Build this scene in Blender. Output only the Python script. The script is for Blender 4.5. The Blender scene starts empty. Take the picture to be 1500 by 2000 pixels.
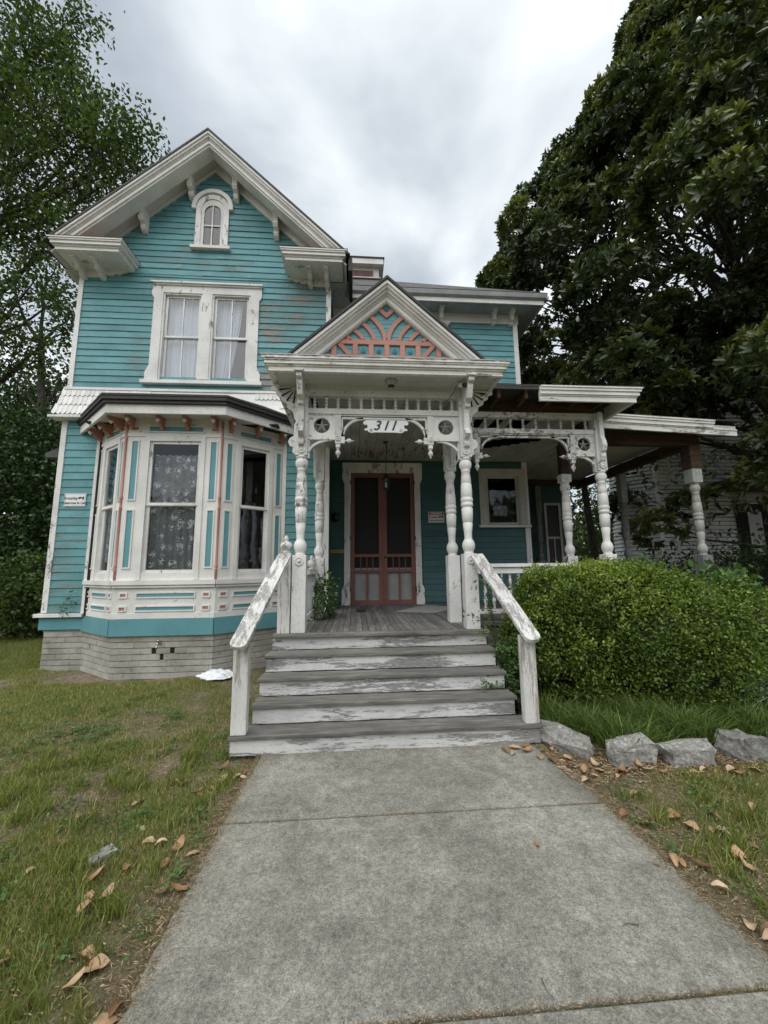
import bpy, math, random
import numpy as np
from mathutils import Vector, Matrix
rnd = random.Random(7)
rs = np.random.RandomState(11)
rad = math.radians
scene = bpy.context.scene
COL = scene.collection

# ------------------------------------------------------------------ camera
YAW, PITCH, ROLL, EYE = 4.24, 8.3, -0.61, 1.72
y_, p_, r_ = rad(YAW), rad(PITCH), rad(ROLL)
fw = Vector((math.sin(y_)*math.cos(p_), math.cos(y_)*math.cos(p_), math.sin(p_)))
rt = Vector((math.cos(y_), -math.sin(y_), 0)); up = rt.cross(fw)
rt2 = math.cos(r_)*rt + math.sin(r_)*up; up2 = -math.sin(r_)*rt + math.cos(r_)*up
cam = bpy.data.cameras.new('camera'); camo = bpy.data.objects.new('camera', cam); COL.objects.link(camo)
M4 = Matrix(((rt2.x, up2.x, -fw.x, 0), (rt2.y, up2.y, -fw.y, 0), (rt2.z, up2.z, -fw.z, EYE), (0, 0, 0, 1)))
camo.matrix_world = M4
cam.sensor_fit = 'HORIZONTAL'; cam.sensor_width = 36; cam.lens = 765.5/1500*36
cam.clip_start = 0.05; cam.clip_end = 3000
scene.camera = camo
scene.render.resolution_x = 768; scene.render.resolution_y = 1024

# ------------------------------------------------------------------ sky and sun
SUN_EL, SUN_AZ = rad(58), rad(205)     # high sun behind thick cloud, behind the camera's left shoulder
w = bpy.data.worlds.new("World"); scene.world = w; w.use_nodes = True
nt = w.node_tree; nt.nodes.clear()
def N(t, typ, **k):
    n = t.nodes.new(typ)
    for a, b in k.items(): setattr(n, a, b)
    return n
out = N(nt, 'ShaderNodeOutputWorld'); bg = N(nt, 'ShaderNodeBackground'); bg.inputs['Strength'].default_value = 0.1
sky = N(nt, 'ShaderNodeTexSky'); sky.sky_type = 'NISHITA'; sky.sun_disc = False
sky.sun_elevation = SUN_EL; sky.sun_rotation = SUN_AZ
tc = N(nt, 'ShaderNodeTexCoord')
sep = N(nt, 'ShaderNodeSeparateXYZ'); nt.links.new(tc.outputs['Generated'], sep.inputs[0])
mz = N(nt, 'ShaderNodeMath', operation='MAXIMUM'); mz.inputs[1].default_value = 0.0; nt.links.new(sep.outputs['Z'], mz.inputs[0])
az = N(nt, 'ShaderNodeMath', operation='ADD'); az.inputs[1].default_value = 0.35; nt.links.new(mz.outputs[0], az.inputs[0])
dx = N(nt, 'ShaderNodeMath', operation='DIVIDE'); nt.links.new(sep.outputs['X'], dx.inputs[0]); nt.links.new(az.outputs[0], dx.inputs[1])
dy = N(nt, 'ShaderNodeMath', operation='DIVIDE'); nt.links.new(sep.outputs['Y'], dy.inputs[0]); nt.links.new(az.outputs[0], dy.inputs[1])
cb = N(nt, 'ShaderNodeCombineXYZ'); nt.links.new(dx.outputs[0], cb.inputs[0]); nt.links.new(dy.outputs[0], cb.inputs[1])
cb.inputs[2].default_value = 3.7
n1 = N(nt, 'ShaderNodeTexNoise'); n1.inputs['Scale'].default_value = 2.1; n1.inputs['Detail'].default_value = 5; n1.inputs['Roughness'].default_value = 0.48
n1.inputs['Distortion'].default_value = 0.25
nt.links.new(cb.outputs[0], n1.inputs['Vector'])
cr = N(nt, 'ShaderNodeValToRGB'); nt.links.new(n1.outputs['Fac'], cr.inputs[0])
e = cr.color_ramp.elements; e[0].position = 0.37; e[0].color = (.225, .255, .29, 1); e[1].position = 0.63; e[1].color = (.535, .56, .575, 1)
m_ = e.new(0.5); m_.color = (.345, .375, .405, 1)
vm = N(nt, 'ShaderNodeVectorMath', operation='SCALE'); vm.inputs['Scale'].default_value = 10.0
nt.links.new(cr.outputs[0], vm.inputs[0])
mx = N(nt, 'ShaderNodeMixRGB'); mx.inputs[0].default_value = 0.94
nt.links.new(sky.outputs[0], mx.inputs[1]); nt.links.new(vm.outputs[0], mx.inputs[2])
nt.links.new(mx.outputs[0], bg.inputs[0]); nt.links.new(bg.outputs[0], out.inputs[0])
sd = bpy.data.lights.new('sun', 'SUN'); sd.energy = 1.5; sd.angle = rad(80); sd.color = (1, .975, .94)
so = bpy.data.objects.new('sun', sd); COL.objects.link(so)
sdir = Vector((math.sin(SUN_AZ)*math.cos(SUN_EL), math.cos(SUN_AZ)*math.cos(SUN_EL), math.sin(SUN_EL)))
so.rotation_euler = sdir.to_track_quat('Z', 'Y').to_euler(); so.location = (0, -10, 20)
vs = scene.view_settings; scene.display_settings.display_device = 'sRGB'
vs.view_transform = 'Standard'; vs.look = 'None'; vs.exposure = 1.0; vs.gamma = 1.0; vs.use_curve_mapping = False
try:
    scene.cycles.max_bounces = 7; scene.cycles.transparent_max_bounces = 12; scene.cycles.diffuse_bounces = 4
except Exception: pass

# ------------------------------------------------------------------ materials
def newmat(name):
    m = bpy.data.materials.new(name); m.use_nodes = True; t = m.node_tree
    return m, t, t.nodes['Principled BSDF']
def ramp(t, src, stops, interp='LINEAR'):
    r = N(t, 'ShaderNodeValToRGB'); t.links.new(src, r.inputs[0]); el = r.color_ramp.elements
    r.color_ramp.interpolation = interp
    el[0].position, el[0].color = stops[0][0], stops[0][1]; el[1].position, el[1].color = stops[-1][0], stops[-1][1]
    for p, c in stops[1:-1]:
        x = el.new(p); x.color = c
    return r.outputs[0]
def g(v): return (v, v, v, 1)
def noise(t, vec, scale, stretch=(1, 1, 1), detail=5, rough=.55, dist=0):
    mp = N(t, 'ShaderNodeMapping'); mp.inputs['Scale'].default_value = stretch; t.links.new(vec, mp.inputs[0])
    n = N(t, 'ShaderNodeTexNoise'); n.inputs['Scale'].default_value = scale; n.inputs['Detail'].default_value = detail
    n.inputs['Roughness'].default_value = rough; n.inputs['Distortion'].default_value = dist
    t.links.new(mp.outputs[0], n.inputs['Vector']); return n.outputs['Fac']
def mixc(t, fac, a, b, mode='MIX'):
    m = N(t, 'ShaderNodeMixRGB', blend_type=mode)
    for s, v in ((0, fac), (1, a), (2, b)):
        if hasattr(v, 'is_linked') or hasattr(v, 'links'): t.links.new(v, m.inputs[s])
        else: m.inputs[s].default_value = v if (s == 0 or len(v) == 4) else (*v, 1)
    return m.outputs[0]
def math_(t, op, a, b=None, clamp=False):
    m = N(t, 'ShaderNodeMath', operation=op, use_clamp=clamp)
    for s, v in ((0, a), (1, b)):
        if v is None: continue
        if hasattr(v, 'links'): t.links.new(v, m.inputs[s])
        else: m.inputs[s].default_value = v
    return m.outputs[0]
def bump(t, p, h, strength=.4, dist=.01):
    b = N(t, 'ShaderNodeBump'); b.inputs['Strength'].default_value = strength; b.inputs['Distance'].default_value = dist
    t.links.new(h, b.inputs['Height']); t.links.new(b.outputs[0], p.inputs['Normal'])
def sp(p, v):
    if 'Specular IOR Level' in p.inputs: p.inputs['Specular IOR Level'].default_value = v

def paint(name, col, under=(.16, .13, .10), amount=.35, stretch=(1.2, 1.2, 9), scale=3.0, rough=.6, dirt=.25,
          spots=(), under2=None, vary=.10, grain=1.0, zone=.5, edge=0.0):
    """old oil paint on wood: flaked patches down to bare grain, grime, board to board variation"""
    m, t, p = newmat(name)
    geo = N(t, 'ShaderNodeNewGeometry'); pos = geo.outputs['Position']
    oi = N(t, 'ShaderNodeObjectInfo')
    off = N(t, 'ShaderNodeVectorMath', operation='SCALE'); off.inputs['Scale'].default_value = 13.0
    cx = N(t, 'ShaderNodeCombineXYZ'); 
    for i in range(3): t.links.new(oi.outputs['Random'], cx.inputs[i])
    t.links.new(cx.outputs[0], off.inputs[0])
    add = N(t, 'ShaderNodeVectorMath', operation='ADD'); t.links.new(pos, add.inputs[0]); t.links.new(off.outputs[0], add.inputs[1])
    loc = add.outputs[0]
    A = noise(t, loc, scale, stretch, 6, .62, .3)
    B = noise(t, loc, scale*7, tuple(s*1.0 for s in stretch), 4, .7)
    Z = noise(t, pos, .55, (1, 1, 1), 2)
    s = math_(t, 'MULTIPLY_ADD', A, .62); 
    s.node.inputs[2].default_value = 0.0
    s2 = math_(t, 'ADD', s, math_(t, 'MULTIPLY', B, .38))
    s3 = math_(t, 'ADD', s2, math_(t, 'MULTIPLY', math_(t, 'SUBTRACT', Z, .5), zone))
    for (sx, sy, sz, r, wgt) in spots:
        d = N(t, 'ShaderNodeVectorMath', operation='DISTANCE'); t.links.new(pos, d.inputs[0]); d.inputs[1].default_value = (sx, sy, sz)
        k = math_(t, 'SUBTRACT', 1.0, math_(t, 'DIVIDE', d.outputs['Value'], r), True)
        s3 = math_(t, 'ADD', s3, math_(t, 'MULTIPLY', k, wgt))
    if edge:
        tcg = N(t, 'ShaderNodeTexCoord'); sg = N(t, 'ShaderNodeSeparateXYZ'); t.links.new(tcg.outputs['Generated'], sg.inputs[0])
        s3 = math_(t, 'ADD', s3, math_(t, 'MULTIPLY', ramp(t, sg.outputs['Z'], [(.05, g(1)), (.30, g(0))]), edge))
    thr = .80 - amount*.45
    mask = ramp(t, s3, [(thr, g(0)), (thr+.025, g(1))])
    G = noise(t, loc, 9, tuple(s*2.2 for s in stretch), 4, .7, .6)
    u1 = tuple(c*.55 for c in under); u2 = under2 or tuple(min(1, c*1.7) for c in under)
    wood = ramp(t, G, [(.33, (*u1, 1)), (.5, (*under, 1)), (.68, (*u2, 1))])
    C = noise(t, loc, 1.7, (1, 1, 1), 4)
    dark = tuple(c*(1-dirt) for c in col); lite = tuple(min(1, c*(1+.08)) for c in col)
    pc = ramp(t, C, [(.3, (*dark, 1)), (.55, (*col, 1)), (.75, (*lite, 1))])
    # fine grime in the grain
    fg = ramp(t, B, [(.30, g(1-dirt*1.5)), (.5, g(1))])
    pc = mixc(t, 1.0, pc, fg, 'MULTIPLY')
    rv = ramp(t, oi.outputs['Random'], [(0, g(1-vary)), (1, g(1.0))])
    pc = mixc(t, 1.0, pc, rv, 'MULTIPLY')
    c = mixc(t, mask, pc, wood)
    t.links.new(c, p.inputs['Base Color'])
    p.inputs['Roughness'].default_value = rough; sp(p, .35)
    h = math_(t, 'ADD', math_(t, 'MULTIPLY', math_(t, 'SUBTRACT', 1.0, mask), .6), math_(t, 'MULTIPLY', G, .5*grain))
    bump(t, p, h, .45, .004)
    return m
HOR, VER, ISO = (1.0, 1.0, 11), (9, 9, .9), (3.2, 3.2, 3.2)
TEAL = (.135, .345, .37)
WHITE = (.78, .77, .74)
UND = (.20, .188, .165)
mTeal = paint('teal_paint', TEAL, UND, .43, HOR, 2.6, .55, .28, vary=.22, zone=.45, edge=.05,
              spots=((-4.35, 7.75, 6.35, .38, .17), (-4.35, 7.75, 5.85, .42, .20), (-1.75, 7.75, 6.6, .5, .13), (-1.72, 7.75, 5.6, .45, .15), (-1.9, 7.75, 7.2, .4, .09), (-2.3, 7.75, 9.1, .5, .06)))
mTealFlat = paint('teal_panel_paint', (.125, .32, .36), UND, .05, HOR, 2.6, .5, .12)
mTealShade = paint('teal_paint_in_shade', (.055, .135, .14), UND, .16, HOR, 2.6, .55, .2, vary=.12)  # darkened copy of the siding teal, porch shade put into its colour
mWhite = paint('white_paint', WHITE, (.28, .25, .215), .37, ISO, 3.2, .6, .16, zone=.35)
mWhiteV = paint('white_paint_post', WHITE, (.20, .17, .14), .48, (2.6, 2.6, 1.2), 4.2, .55, .2, zone=.35)
mWhiteH = paint('white_paint_trim', WHITE, (.30, .27, .24), .34, (1.0, 1.0, 5), 3.0, .6, .2, zone=.4)
mFret = paint('white_paint_fretwork', (.72, .715, .69), (.17, .155, .135), .53, ISO, 4.6, .6, .25, zone=.3)
mRiser = paint('worn_white_wood', (.70, .70, .68), (.24, .235, .225), .70, (1.0, 1.0, 9), 2.2, .75, .2, grain=1.6, zone=.6, under2=(.42, .42, .41))
mRail = paint('worn_white_rail', (.72, .71, .68), (.30, .29, .27), .62, (5, 1.6, 1.6), 3.2, .7, .2, grain=1.6, zone=.3, under2=(.44, .43, .41))
mPostW = paint('worn_white_post', (.72, .71, .68), (.36, .33, .28), .62, (9, 9, .8), 2.6, .7, .15, grain=1.6, zone=.3, under2=(.5, .47, .42))
mCorn = paint('flaking_cornice_paint', WHITE, (.25, .235, .21), .50, (1.0, 1.0, 5), 2.6, .65, .2, zone=.5)
mSalmon = paint('salmon_paint', (.50, .235, .185), (.25, .17, .13), .2, ISO, 3.0, .6, .18)
mDoor = paint('salmon_door_paint', (.24, .10, .08), (.2, .12, .1), .2, VER, 3.0, .55, .2)
mTurq = paint('pale_green_paint', (.30, .38, .36), (.34, .335, .31), .66, VER, 3.0, .6, .2)
mCeil = paint('ceiling_paint', (.50, .49, .45), (.15, .12, .10), .40, (6, 1, 1), 1.6, .7, .3)
mSoff = paint('soffit_paint', (.60, .59, .55), (.22, .19, .16), .25, ISO, 2.0, .7, .2)
mInner = paint('inner_door_paint', (.66, .66, .64), (.25, .22, .2), .1, VER, 2.0, .6, .2)
mNeigh = paint('neighbour_white_paint', (.86, .87, .87), (.25, .24, .22), .22, HOR, 2.0, .7, .3)

def wood(name, cols, stretch, scale=3, rough=.85, bs=.5, vary=.25):
    m, t, p = newmat(name); geo = N(t, 'ShaderNodeNewGeometry'); oi = N(t, 'ShaderNodeObjectInfo')
    cx = N(t, 'ShaderNodeCombineXYZ')
    for i in range(3): t.links.new(oi.outputs['Random'], cx.inputs[i])
    off = N(t, 'ShaderNodeVectorMath', operation='SCALE'); off.inputs['Scale'].default_value = 17.0; t.links.new(cx.outputs[0], off.inputs[0])
    add = N(t, 'ShaderNodeVectorMath', operation='ADD'); t.links.new(geo.outputs['Position'], add.inputs[0]); t.links.new(off.outputs[0], add.inputs[1])
    a = noise(t, add.outputs[0], scale, stretch, 6, .65, .8); b = noise(t, geo.outputs['Position'], 1.3, (1, 1, 1), 4)
    n = len(cols); c = ramp(t, a, [(.28+.44*i/(n-1), (*cols[i], 1)) for i in range(n)])
    c = mixc(t, 1, c, ramp(t, b, [(.3, g(.7)), (.7, g(1.12))]), 'MULTIPLY')
    c = mixc(t, 1, c, ramp(t, oi.outputs['Random'], [(0, g(1-vary)), (1, g(1))]), 'MULTIPLY')
    t.links.new(c, p.inputs['Base Color']); p.inputs['Roughness'].default_value = rough; sp(p, .25); bump(t, p, a, bs, .006); return m
mTread = wood('weathered_grey_tread', [(.10, .093, .084), (.185, .175, .158), (.31, .30, .275)], (1, 9, 9), 3)
mFloor = wood('weathered_grey_floor', [(.11, .105, .098), (.21, .20, .185), (.33, .32, .295)], (10, 1, 9), 2.5, vary=.4)
mBeam = wood('raw_brown_wood', [(.035, .022, .015), (.075, .045, .028), (.14, .095, .06)], (1, 2, 9), 3)
mGreyW = wood('grey_base_wood', [(.15, .15, .145), (.27, .27, .26), (.38, .38, .37)], (6, 6, 1), 3)
mBark = wood('bark', [(.03, .026, .022), (.07, .06, .05), (.13, .115, .10)], (3, 3, 1), 4, bs=.9)
mBarkPale = wood('pale_twig_bark', [(.16, .14, .12), (.27, .24, .2), (.4, .36, .3)], (3, 3, 1), 4, bs=.9)
mShingle = wood('roof_shingle', [(.07, .07, .068), (.12, .12, .118), (.18, .18, .175)], (4, 4, 4), 3)
mRock = wood('granite', [(.09, .085, .07), (.22, .215, .195), (.33, .32, .30), (.60, .58, .54)], (9, 9, 9), 3.0, bs=1.0, vary=.12)

def simple(name, col, rough=.6, metal=0, n=.2, scale=20):
    m, t, p = newmat(name); geo = N(t, 'ShaderNodeNewGeometry')
    a = noise(t, geo.outputs['Position'], scale, (1, 1, 1), 4)
    c = ramp(t, a, [(.3, (*[x*(1-n) for x in col], 1)), (.7, (*[min(1, x*(1+n)) for x in col], 1))])
    t.links.new(c, p.inputs['Base Color']); p.inputs['Roughness'].default_value = rough; p.inputs['Metallic'].default_value = metal
    return m
mTar = simple('black_roof_edge', (.028, .026, .025), .7, n=.4)
mDark = simple('dark_room', (.012, .011, .011), .9)
mBlack = simple('black_metal', (.015, .015, .016), .45)
mBrass = simple('brass', (.45, .30, .08), .4, .8)
mChrome = simple('spigot_metal', (.45, .45, .43), .35, .9)
mSignW = simple('sign_white', (.75, .76, .76), .4, n=.05)
mSignK = simple('sign_black', (.02, .02, .02), .5, n=.05)
mSignR = simple('sign_red', (.42, .03, .03), .5, n=.1)
mCloth = simple('white_plastic_bag', (.75, .77, .8), .5, n=.1)
mMat = simple('grey_mat', (.33, .33, .31), .85, n=.2, scale=9)
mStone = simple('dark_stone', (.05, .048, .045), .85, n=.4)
mRust = simple('rusty_flashing', (.20, .10, .07), .7, n=.6, scale=9)
mBrickR = simple('dark_red_brick', (.10, .045, .035), .8, n=.4, scale=8)
mMetal = simple('galvanised_gutter', (.36, .37, .37), .5, n=.15, scale=5)

def brickmat():
    m, t, p = newmat('painted_brick'); geo = N(t, 'ShaderNodeNewGeometry'); oi = N(t, 'ShaderNodeObjectInfo')
    a = noise(t, geo.outputs['Position'], 14, (1, 1, 1.6), 6, .65); b = noise(t, geo.outputs['Position'], 1.6, (1, 1, 1), 5)
    c = ramp(t, b, [(.3, (.29, .28, .24, 1)), (.55, (.41, .40, .355, 1)), (.75, (.50, .485, .44, 1))])
    c = mixc(t, 1, c, ramp(t, a, [(.28, g(.6)), (.45, g(1)), (.8, g(1.1))]), 'MULTIPLY')
    c = mixc(t, 1, c, ramp(t, oi.outputs['Random'], [(0, g(.86)), (1, g(1.06))]), 'MULTIPLY')
    t.links.new(c, p.inputs['Base Color']); p.inputs['Roughness'].default_value = .8; sp(p, .25)
    bump(t, p, a, .7, .012); return m
mBrick = brickmat()

def glassmat(name, tint=(.9, .92, .93), refl=.07, rough=.03):
    m, t, p = newmat(name); t.nodes.remove(p); o = t.nodes['Material Output']
    tr = N(t, 'ShaderNodeBsdfTransparent'); tr.inputs[0].default_value = (*tint, 1)
    gl = N(t, 'ShaderNodeBsdfGlossy'); gl.inputs['Roughness'].default_value = rough
    geo = N(t, 'ShaderNodeNewGeometry'); dt = N(t, 'ShaderNodeVectorMath', operation='DOT_PRODUCT'); t.links.new(geo.outputs['Normal'], dt.inputs[0]); t.links.new(geo.outputs['Incoming'], dt.inputs[1])
    ac = math_(t, 'SUBTRACT', 1.0, math_(t, 'ABSOLUTE', dt.outputs['Value']), True)
    fa = math_(t, 'ADD', math_(t, 'MULTIPLY', math_(t, 'POWER', ac, 5.0), .9), refl, True)
    a = noise(t, geo.outputs['Position'], 3.0, (1, 1, 1), 2)
    b = N(t, 'ShaderNodeBump'); b.inputs['Strength'].default_value = .12; b.inputs['Distance'].default_value = .02
    t.links.new(a, b.inputs['Height']); t.links.new(b.outputs[0], gl.inputs['Normal'])
    mi = N(t, 'ShaderNodeMixShader'); t.links.new(fa, mi.inputs[0]); t.links.new(tr.outputs[0], mi.inputs[1]); t.links.new(gl.outputs[0], mi.inputs[2])
    t.links.new(mi.outputs[0], o.inputs[0]); return m
mGlass = glassmat('window_glass', refl=.045)
mGlass2 = glassmat('upstairs_glass', refl=.055)

def meshmat():
    m, t, p = newmat('screen_mesh'); o = t.nodes['Material Output']
    tr = N(t, 'ShaderNodeBsdfTransparent'); p.inputs['Base Color'].default_value = (.06, .06, .06, 1); p.inputs['Roughness'].default_value = .7
    mi = N(t, 'ShaderNodeMixShader'); mi.inputs[0].default_value = .14
    t.links.new(tr.outputs[0], mi.inputs[1]); t.links.new(p.outputs[0], mi.inputs[2]); t.links.new(mi.outputs[0], o.inputs[0]); return m
mScreen = meshmat()

def curtainmat(lace):
    m, t, p = newmat('lace_curtain' if lace else 'white_curtain'); o = t.nodes['Material Output']
    p.inputs['Base Color'].default_value = (.80, .83, .90, 1) if not lace else (.95, .95, .94, 1); p.inputs['Roughness'].default_value = .8; sp(p, .1)
    tl = N(t, 'ShaderNodeBsdfTranslucent'); tl.inputs[0].default_value = (.7, .72, .75, 1)
    a = N(t, 'ShaderNodeMixShader'); a.inputs[0].default_value = .25; t.links.new(p.outputs[0], a.inputs[1]); t.links.new(tl.outputs[0], a.inputs[2])
    if lace:
        geo = N(t, 'ShaderNodeNewGeometry'); mp = N(t, 'ShaderNodeMapping'); mp.inputs['Scale'].default_value = (1, .15, 1); t.links.new(geo.outputs['Position'], mp.inputs[0])
        nn = N(t, 'ShaderNodeTexNoise'); nn.inputs['Scale'].default_value = 22; t.links.new(mp.outputs[0], nn.inputs['Vector'])
        wv = N(t, 'ShaderNodeVectorMath', operation='MULTIPLY_ADD'); t.links.new(nn.outputs['Color'], wv.inputs[0]); wv.inputs[1].default_value = (.05, 0, .05); t.links.new(mp.outputs[0], wv.inputs[2])
        v1 = N(t, 'ShaderNodeTexVoronoi'); v1.inputs['Scale'].default_value = 6.5; v1.inputs['Randomness'].default_value = .55; t.links.new(wv.outputs[0], v1.inputs['Vector'])
        v2 = N(t, 'ShaderNodeTexVoronoi'); v2.inputs['Scale'].default_value = 30; t.links.new(wv.outputs[0], v2.inputs['Vector'])
        clus = ramp(t, v1.outputs['Distance'], [(.28, g(1)), (.50, g(0))])
        pet = ramp(t, v2.outputs['Distance'], [(.42, g(1)), (.54, g(0))])
        ctr = ramp(t, v1.outputs['Distance'], [(.10, g(1)), (.16, g(0))])
        bl = noise(t, geo.outputs['Position'], 5, (1, .1, 1), 2)
        f = math_(t, 'MAXIMUM', math_(t, 'MULTIPLY', clus, pet), ctr)
        f = math_(t, 'MULTIPLY_ADD', f, .72); f.node.inputs[2].default_value = .28
        f = math_(t, 'MULTIPLY', f, ramp(t, bl, [(.3, g(.75)), (.6, g(1))]))
        tr = N(t, 'ShaderNodeBsdfTransparent'); b = N(t, 'ShaderNodeMixShader')
        t.links.new(f, b.inputs[0]); t.links.new(tr.outputs[0], b.inputs[1]); t.links.new(a.outputs[0], b.inputs[2]); t.links.new(b.outputs[0], o.inputs[0])
    else:
        tr = N(t, 'ShaderNodeBsdfTransparent'); b = N(t, 'ShaderNodeMixShader'); b.inputs[0].default_value = .93
        t.links.new(tr.outputs[0], b.inputs[1]); t.links.new(a.outputs[0], b.inputs[2]); t.links.new(b.outputs[0], o.inputs[0])
    return m
mLace, mCurt = curtainmat(True), curtainmat(False)

def leafmat(name, c0, c1, c2, rough=.5, spec=.4, trans=.25):
    """foliage: per-leaf tint attribute picks between three leaf colours"""
    m, t, p = newmat(name); o = t.nodes['Material Output']
    at = N(t, 'ShaderNodeAttribute'); at.attribute_name = 'tint'
    c = ramp(t, at.outputs['Fac'], [(0, (*c0, 1)), (.55, (*c1, 1)), (1, (*c2, 1))])
    t.links.new(c, p.inputs['Base Color']); p.inputs['Roughness'].default_value = rough; sp(p, spec)
    tl = N(t, 'ShaderNodeBsdfTranslucent')
    c2_ = mixc(t, 1.0, c, (1.5, 1.5, .7, 1), 'MULTIPLY'); t.links.new(c2_, tl.inputs[0])
    mi = N(t, 'ShaderNodeMixShader'); mi.inputs[0].default_value = trans
    t.links.new(p.outputs[0], mi.inputs[1]); t.links.new(tl.outputs[0], mi.inputs[2]); t.links.new(mi.outputs[0], o.inputs[0]); return m
mMag = leafmat('magnolia_leaf', (.022, .038, .014), (.06, .092, .026), (.22, .235, .062), .30, .5, .2)
mOak = leafmat('oak_leaf', (.025, .048, .014), (.06, .10, .027), (.15, .20, .05), .5, .3, .3)
mIvy = leafmat('ivy_leaf', (.018, .035, .012), (.035, .07, .02), (.08, .13, .04), .45, .35, .2)
mBox = leafmat('boxwood_leaf', (.055, .095, .014), (.14, .205, .03), (.33, .42, .08), .42, .4, .25)
mWeed = leafmat('weed_leaf', (.05, .10, .03), (.09, .17, .045), (.17, .26, .08), .5, .3, .3)
mGrassB = leafmat('grass_blade', (.10, .13, .032), (.215, .25, .06), (.44, .41, .21), .6, .2, .3)
mLily = leafmat('border_grass_blade', (.045, .08, .018), (.10, .16, .03), (.25, .30, .09), .45, .35, .2)
mStraw = leafmat('straw_litter', (.10, .06, .035), (.22, .15, .085), (.44, .35, .22), .8, .1, 0)

def dryleafmat():
    m, t, p = newmat('dry_leaf'); geo = N(t, 'ShaderNodeNewGeometry'); oi = N(t, 'ShaderNodeObjectInfo')
    a = noise(t, geo.outputs['Position'], 30, (1, 1, 1), 4)
    c = ramp(t, oi.outputs['Random'], [(0, (.13, .065, .03, 1)), (.3, (.30, .16, .075, 1)), (.65, (.40, .26, .15, 1)), (1, (.48, .36, .24, 1))])
    c = mixc(t, 1, c, ramp(t, a, [(.3, g(.7)), (.6, g(1.05))]), 'MULTIPLY')
    t.links.new(c, p.inputs['Base Color']); p.inputs['Roughness'].default_value = .55; return m
mDry = dryleafmat()

def groundmat():
    m, t, p = newmat('lawn_soil'); geo = N(t, 'ShaderNodeNewGeometry'); P = geo.outputs['Position']
    a = noise(t, P, .9, (1, 1, 1), 4, .6, .4); b = noise(t, P, 26, (1, 1, 1), 6, .75); c_ = noise(t, P, 120, (1, 1, 1), 3, .8)
    soil = ramp(t, b, [(.3, (.12, .088, .062, 1)), (.5, (.26, .205, .15, 1)), (.68, (.44, .37, .28, 1))])
    grass = ramp(t, b, [(.3, (.06, .07, .025, 1)), (.5, (.135, .145, .052, 1)), (.72, (.27, .235, .125, 1))])
    k = ramp(t, a, [(.40, g(0)), (.62, g(1))])
    c = mixc(t, k, grass, soil); c = mixc(t, 1, c, ramp(t, c_, [(.3, g(.6)), (.7, g(1.25))]), 'MULTIPLY')
    t.links.new(c, p.inputs['Base Color']); p.inputs['Roughness'].default_value = .95; sp(p, .1)
    bump(t, p, math_(t, 'ADD', b, math_(t, 'MULTIPLY', c_, .4)), 1.0, .03); return m
mGround = groundmat()

def concretemat():
    m, t, p = newmat('concrete'); geo = N(t, 'ShaderNodeNewGeometry'); P = geo.outputs['Position']; oi = N(t, 'ShaderNodeObjectInfo')
    a = noise(t, P, 1.1, (1, 1, 1), 5, .6, .5); b = noise(t, P, 9, (1, 1, 1), 6, .7); f = noise(t, P, 130, (1, 1, 1), 3, .85)
    h = noise(t, P, 45, (1, 1, 1), 3, .75)
    c = ramp(t, a, [(.3, (.17, .166, .14, 1)), (.5, (.235, .23, .197, 1)), (.7, (.32, .313, .27, 1))])
    c = mixc(t, 1, c, ramp(t, b, [(.3, g(.70)), (.5, g(.98)), (.72, g(1.28))]), 'MULTIPLY')
    c = mixc(t, 1, c, ramp(t, h, [(.35, g(.72)), (.5, g(1)), (.68, g(1.22))]), 'MULTIPLY')
    c = mixc(t, 1, c, ramp(t, f, [(.34, g(.55)), (.5, g(1)), (.66, g(1.5))]), 'MULTIPLY')
    # leaf stains and a few pale scuffs
    v = N(t, 'ShaderNodeTexVoronoi', feature='DISTANCE_TO_EDGE'); v.inputs['Scale'].default_value = .55; v.inputs['Randomness'].default_value = 1
    wn = N(t, 'ShaderNodeTexNoise'); wn.inputs['Scale'].default_value = 1.5; t.links.new(P, wn.inputs['Vector'])
    wv = N(t, 'ShaderNodeVectorMath', operation='MULTIPLY_ADD'); t.links.new(wn.outputs['Color'], wv.inputs[0]); wv.inputs[1].default_value = (.6, .6, 0); t.links.new(P, wv.inputs[2])
    t.links.new(wv.outputs[0], v.inputs['Vector'])
    brk = ramp(t, noise(t, P, 2.2, (1, 1, 1), 2), [(.5, g(0)), (.6, g(1))])
    cr_ = math_(t, 'MULTIPLY', ramp(t, v.outputs['Distance'], [(.002, g(1)), (.006, g(0))]), brk)
    c = mixc(t, math_(t, 'MULTIPLY', cr_, .28), c, (.50, .48, .42, 1))
    blot = ramp(t, noise(t, P, 3.1, (1, 1, 1), 5, .7, .4), [(.60, g(1)), (.70, g(.78))])
    c = mixc(t, 1, c, blot, 'MULTIPLY')
    sx_ = N(t, 'ShaderNodeSeparateXYZ'); t.links.new(P, sx_.inputs[0])
    ce = math_(t, 'ABSOLUTE', math_(t, 'SUBTRACT', sx_.outputs['X'], .46))
    ed = math_(t, 'ADD', ce, math_(t, 'MULTIPLY', math_(t, 'SUBTRACT', b, .5), .25))
    c = mixc(t, 1, c, ramp(t, math_(t, 'DIVIDE', ed, 1.5), [(.80, g(1)), (.93, (.80, .76, .68, 1))]), 'MULTIPLY')
    t.links.new(c, p.inputs['Base Color']); p.inputs['Roughness'].default_value = .9; sp(p, .2)
    bump(t, p, math_(t, 'ADD', f, math_(t, 'MULTIPLY', b, .6)), .7, .006); return m
mConc = concretemat()

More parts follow.
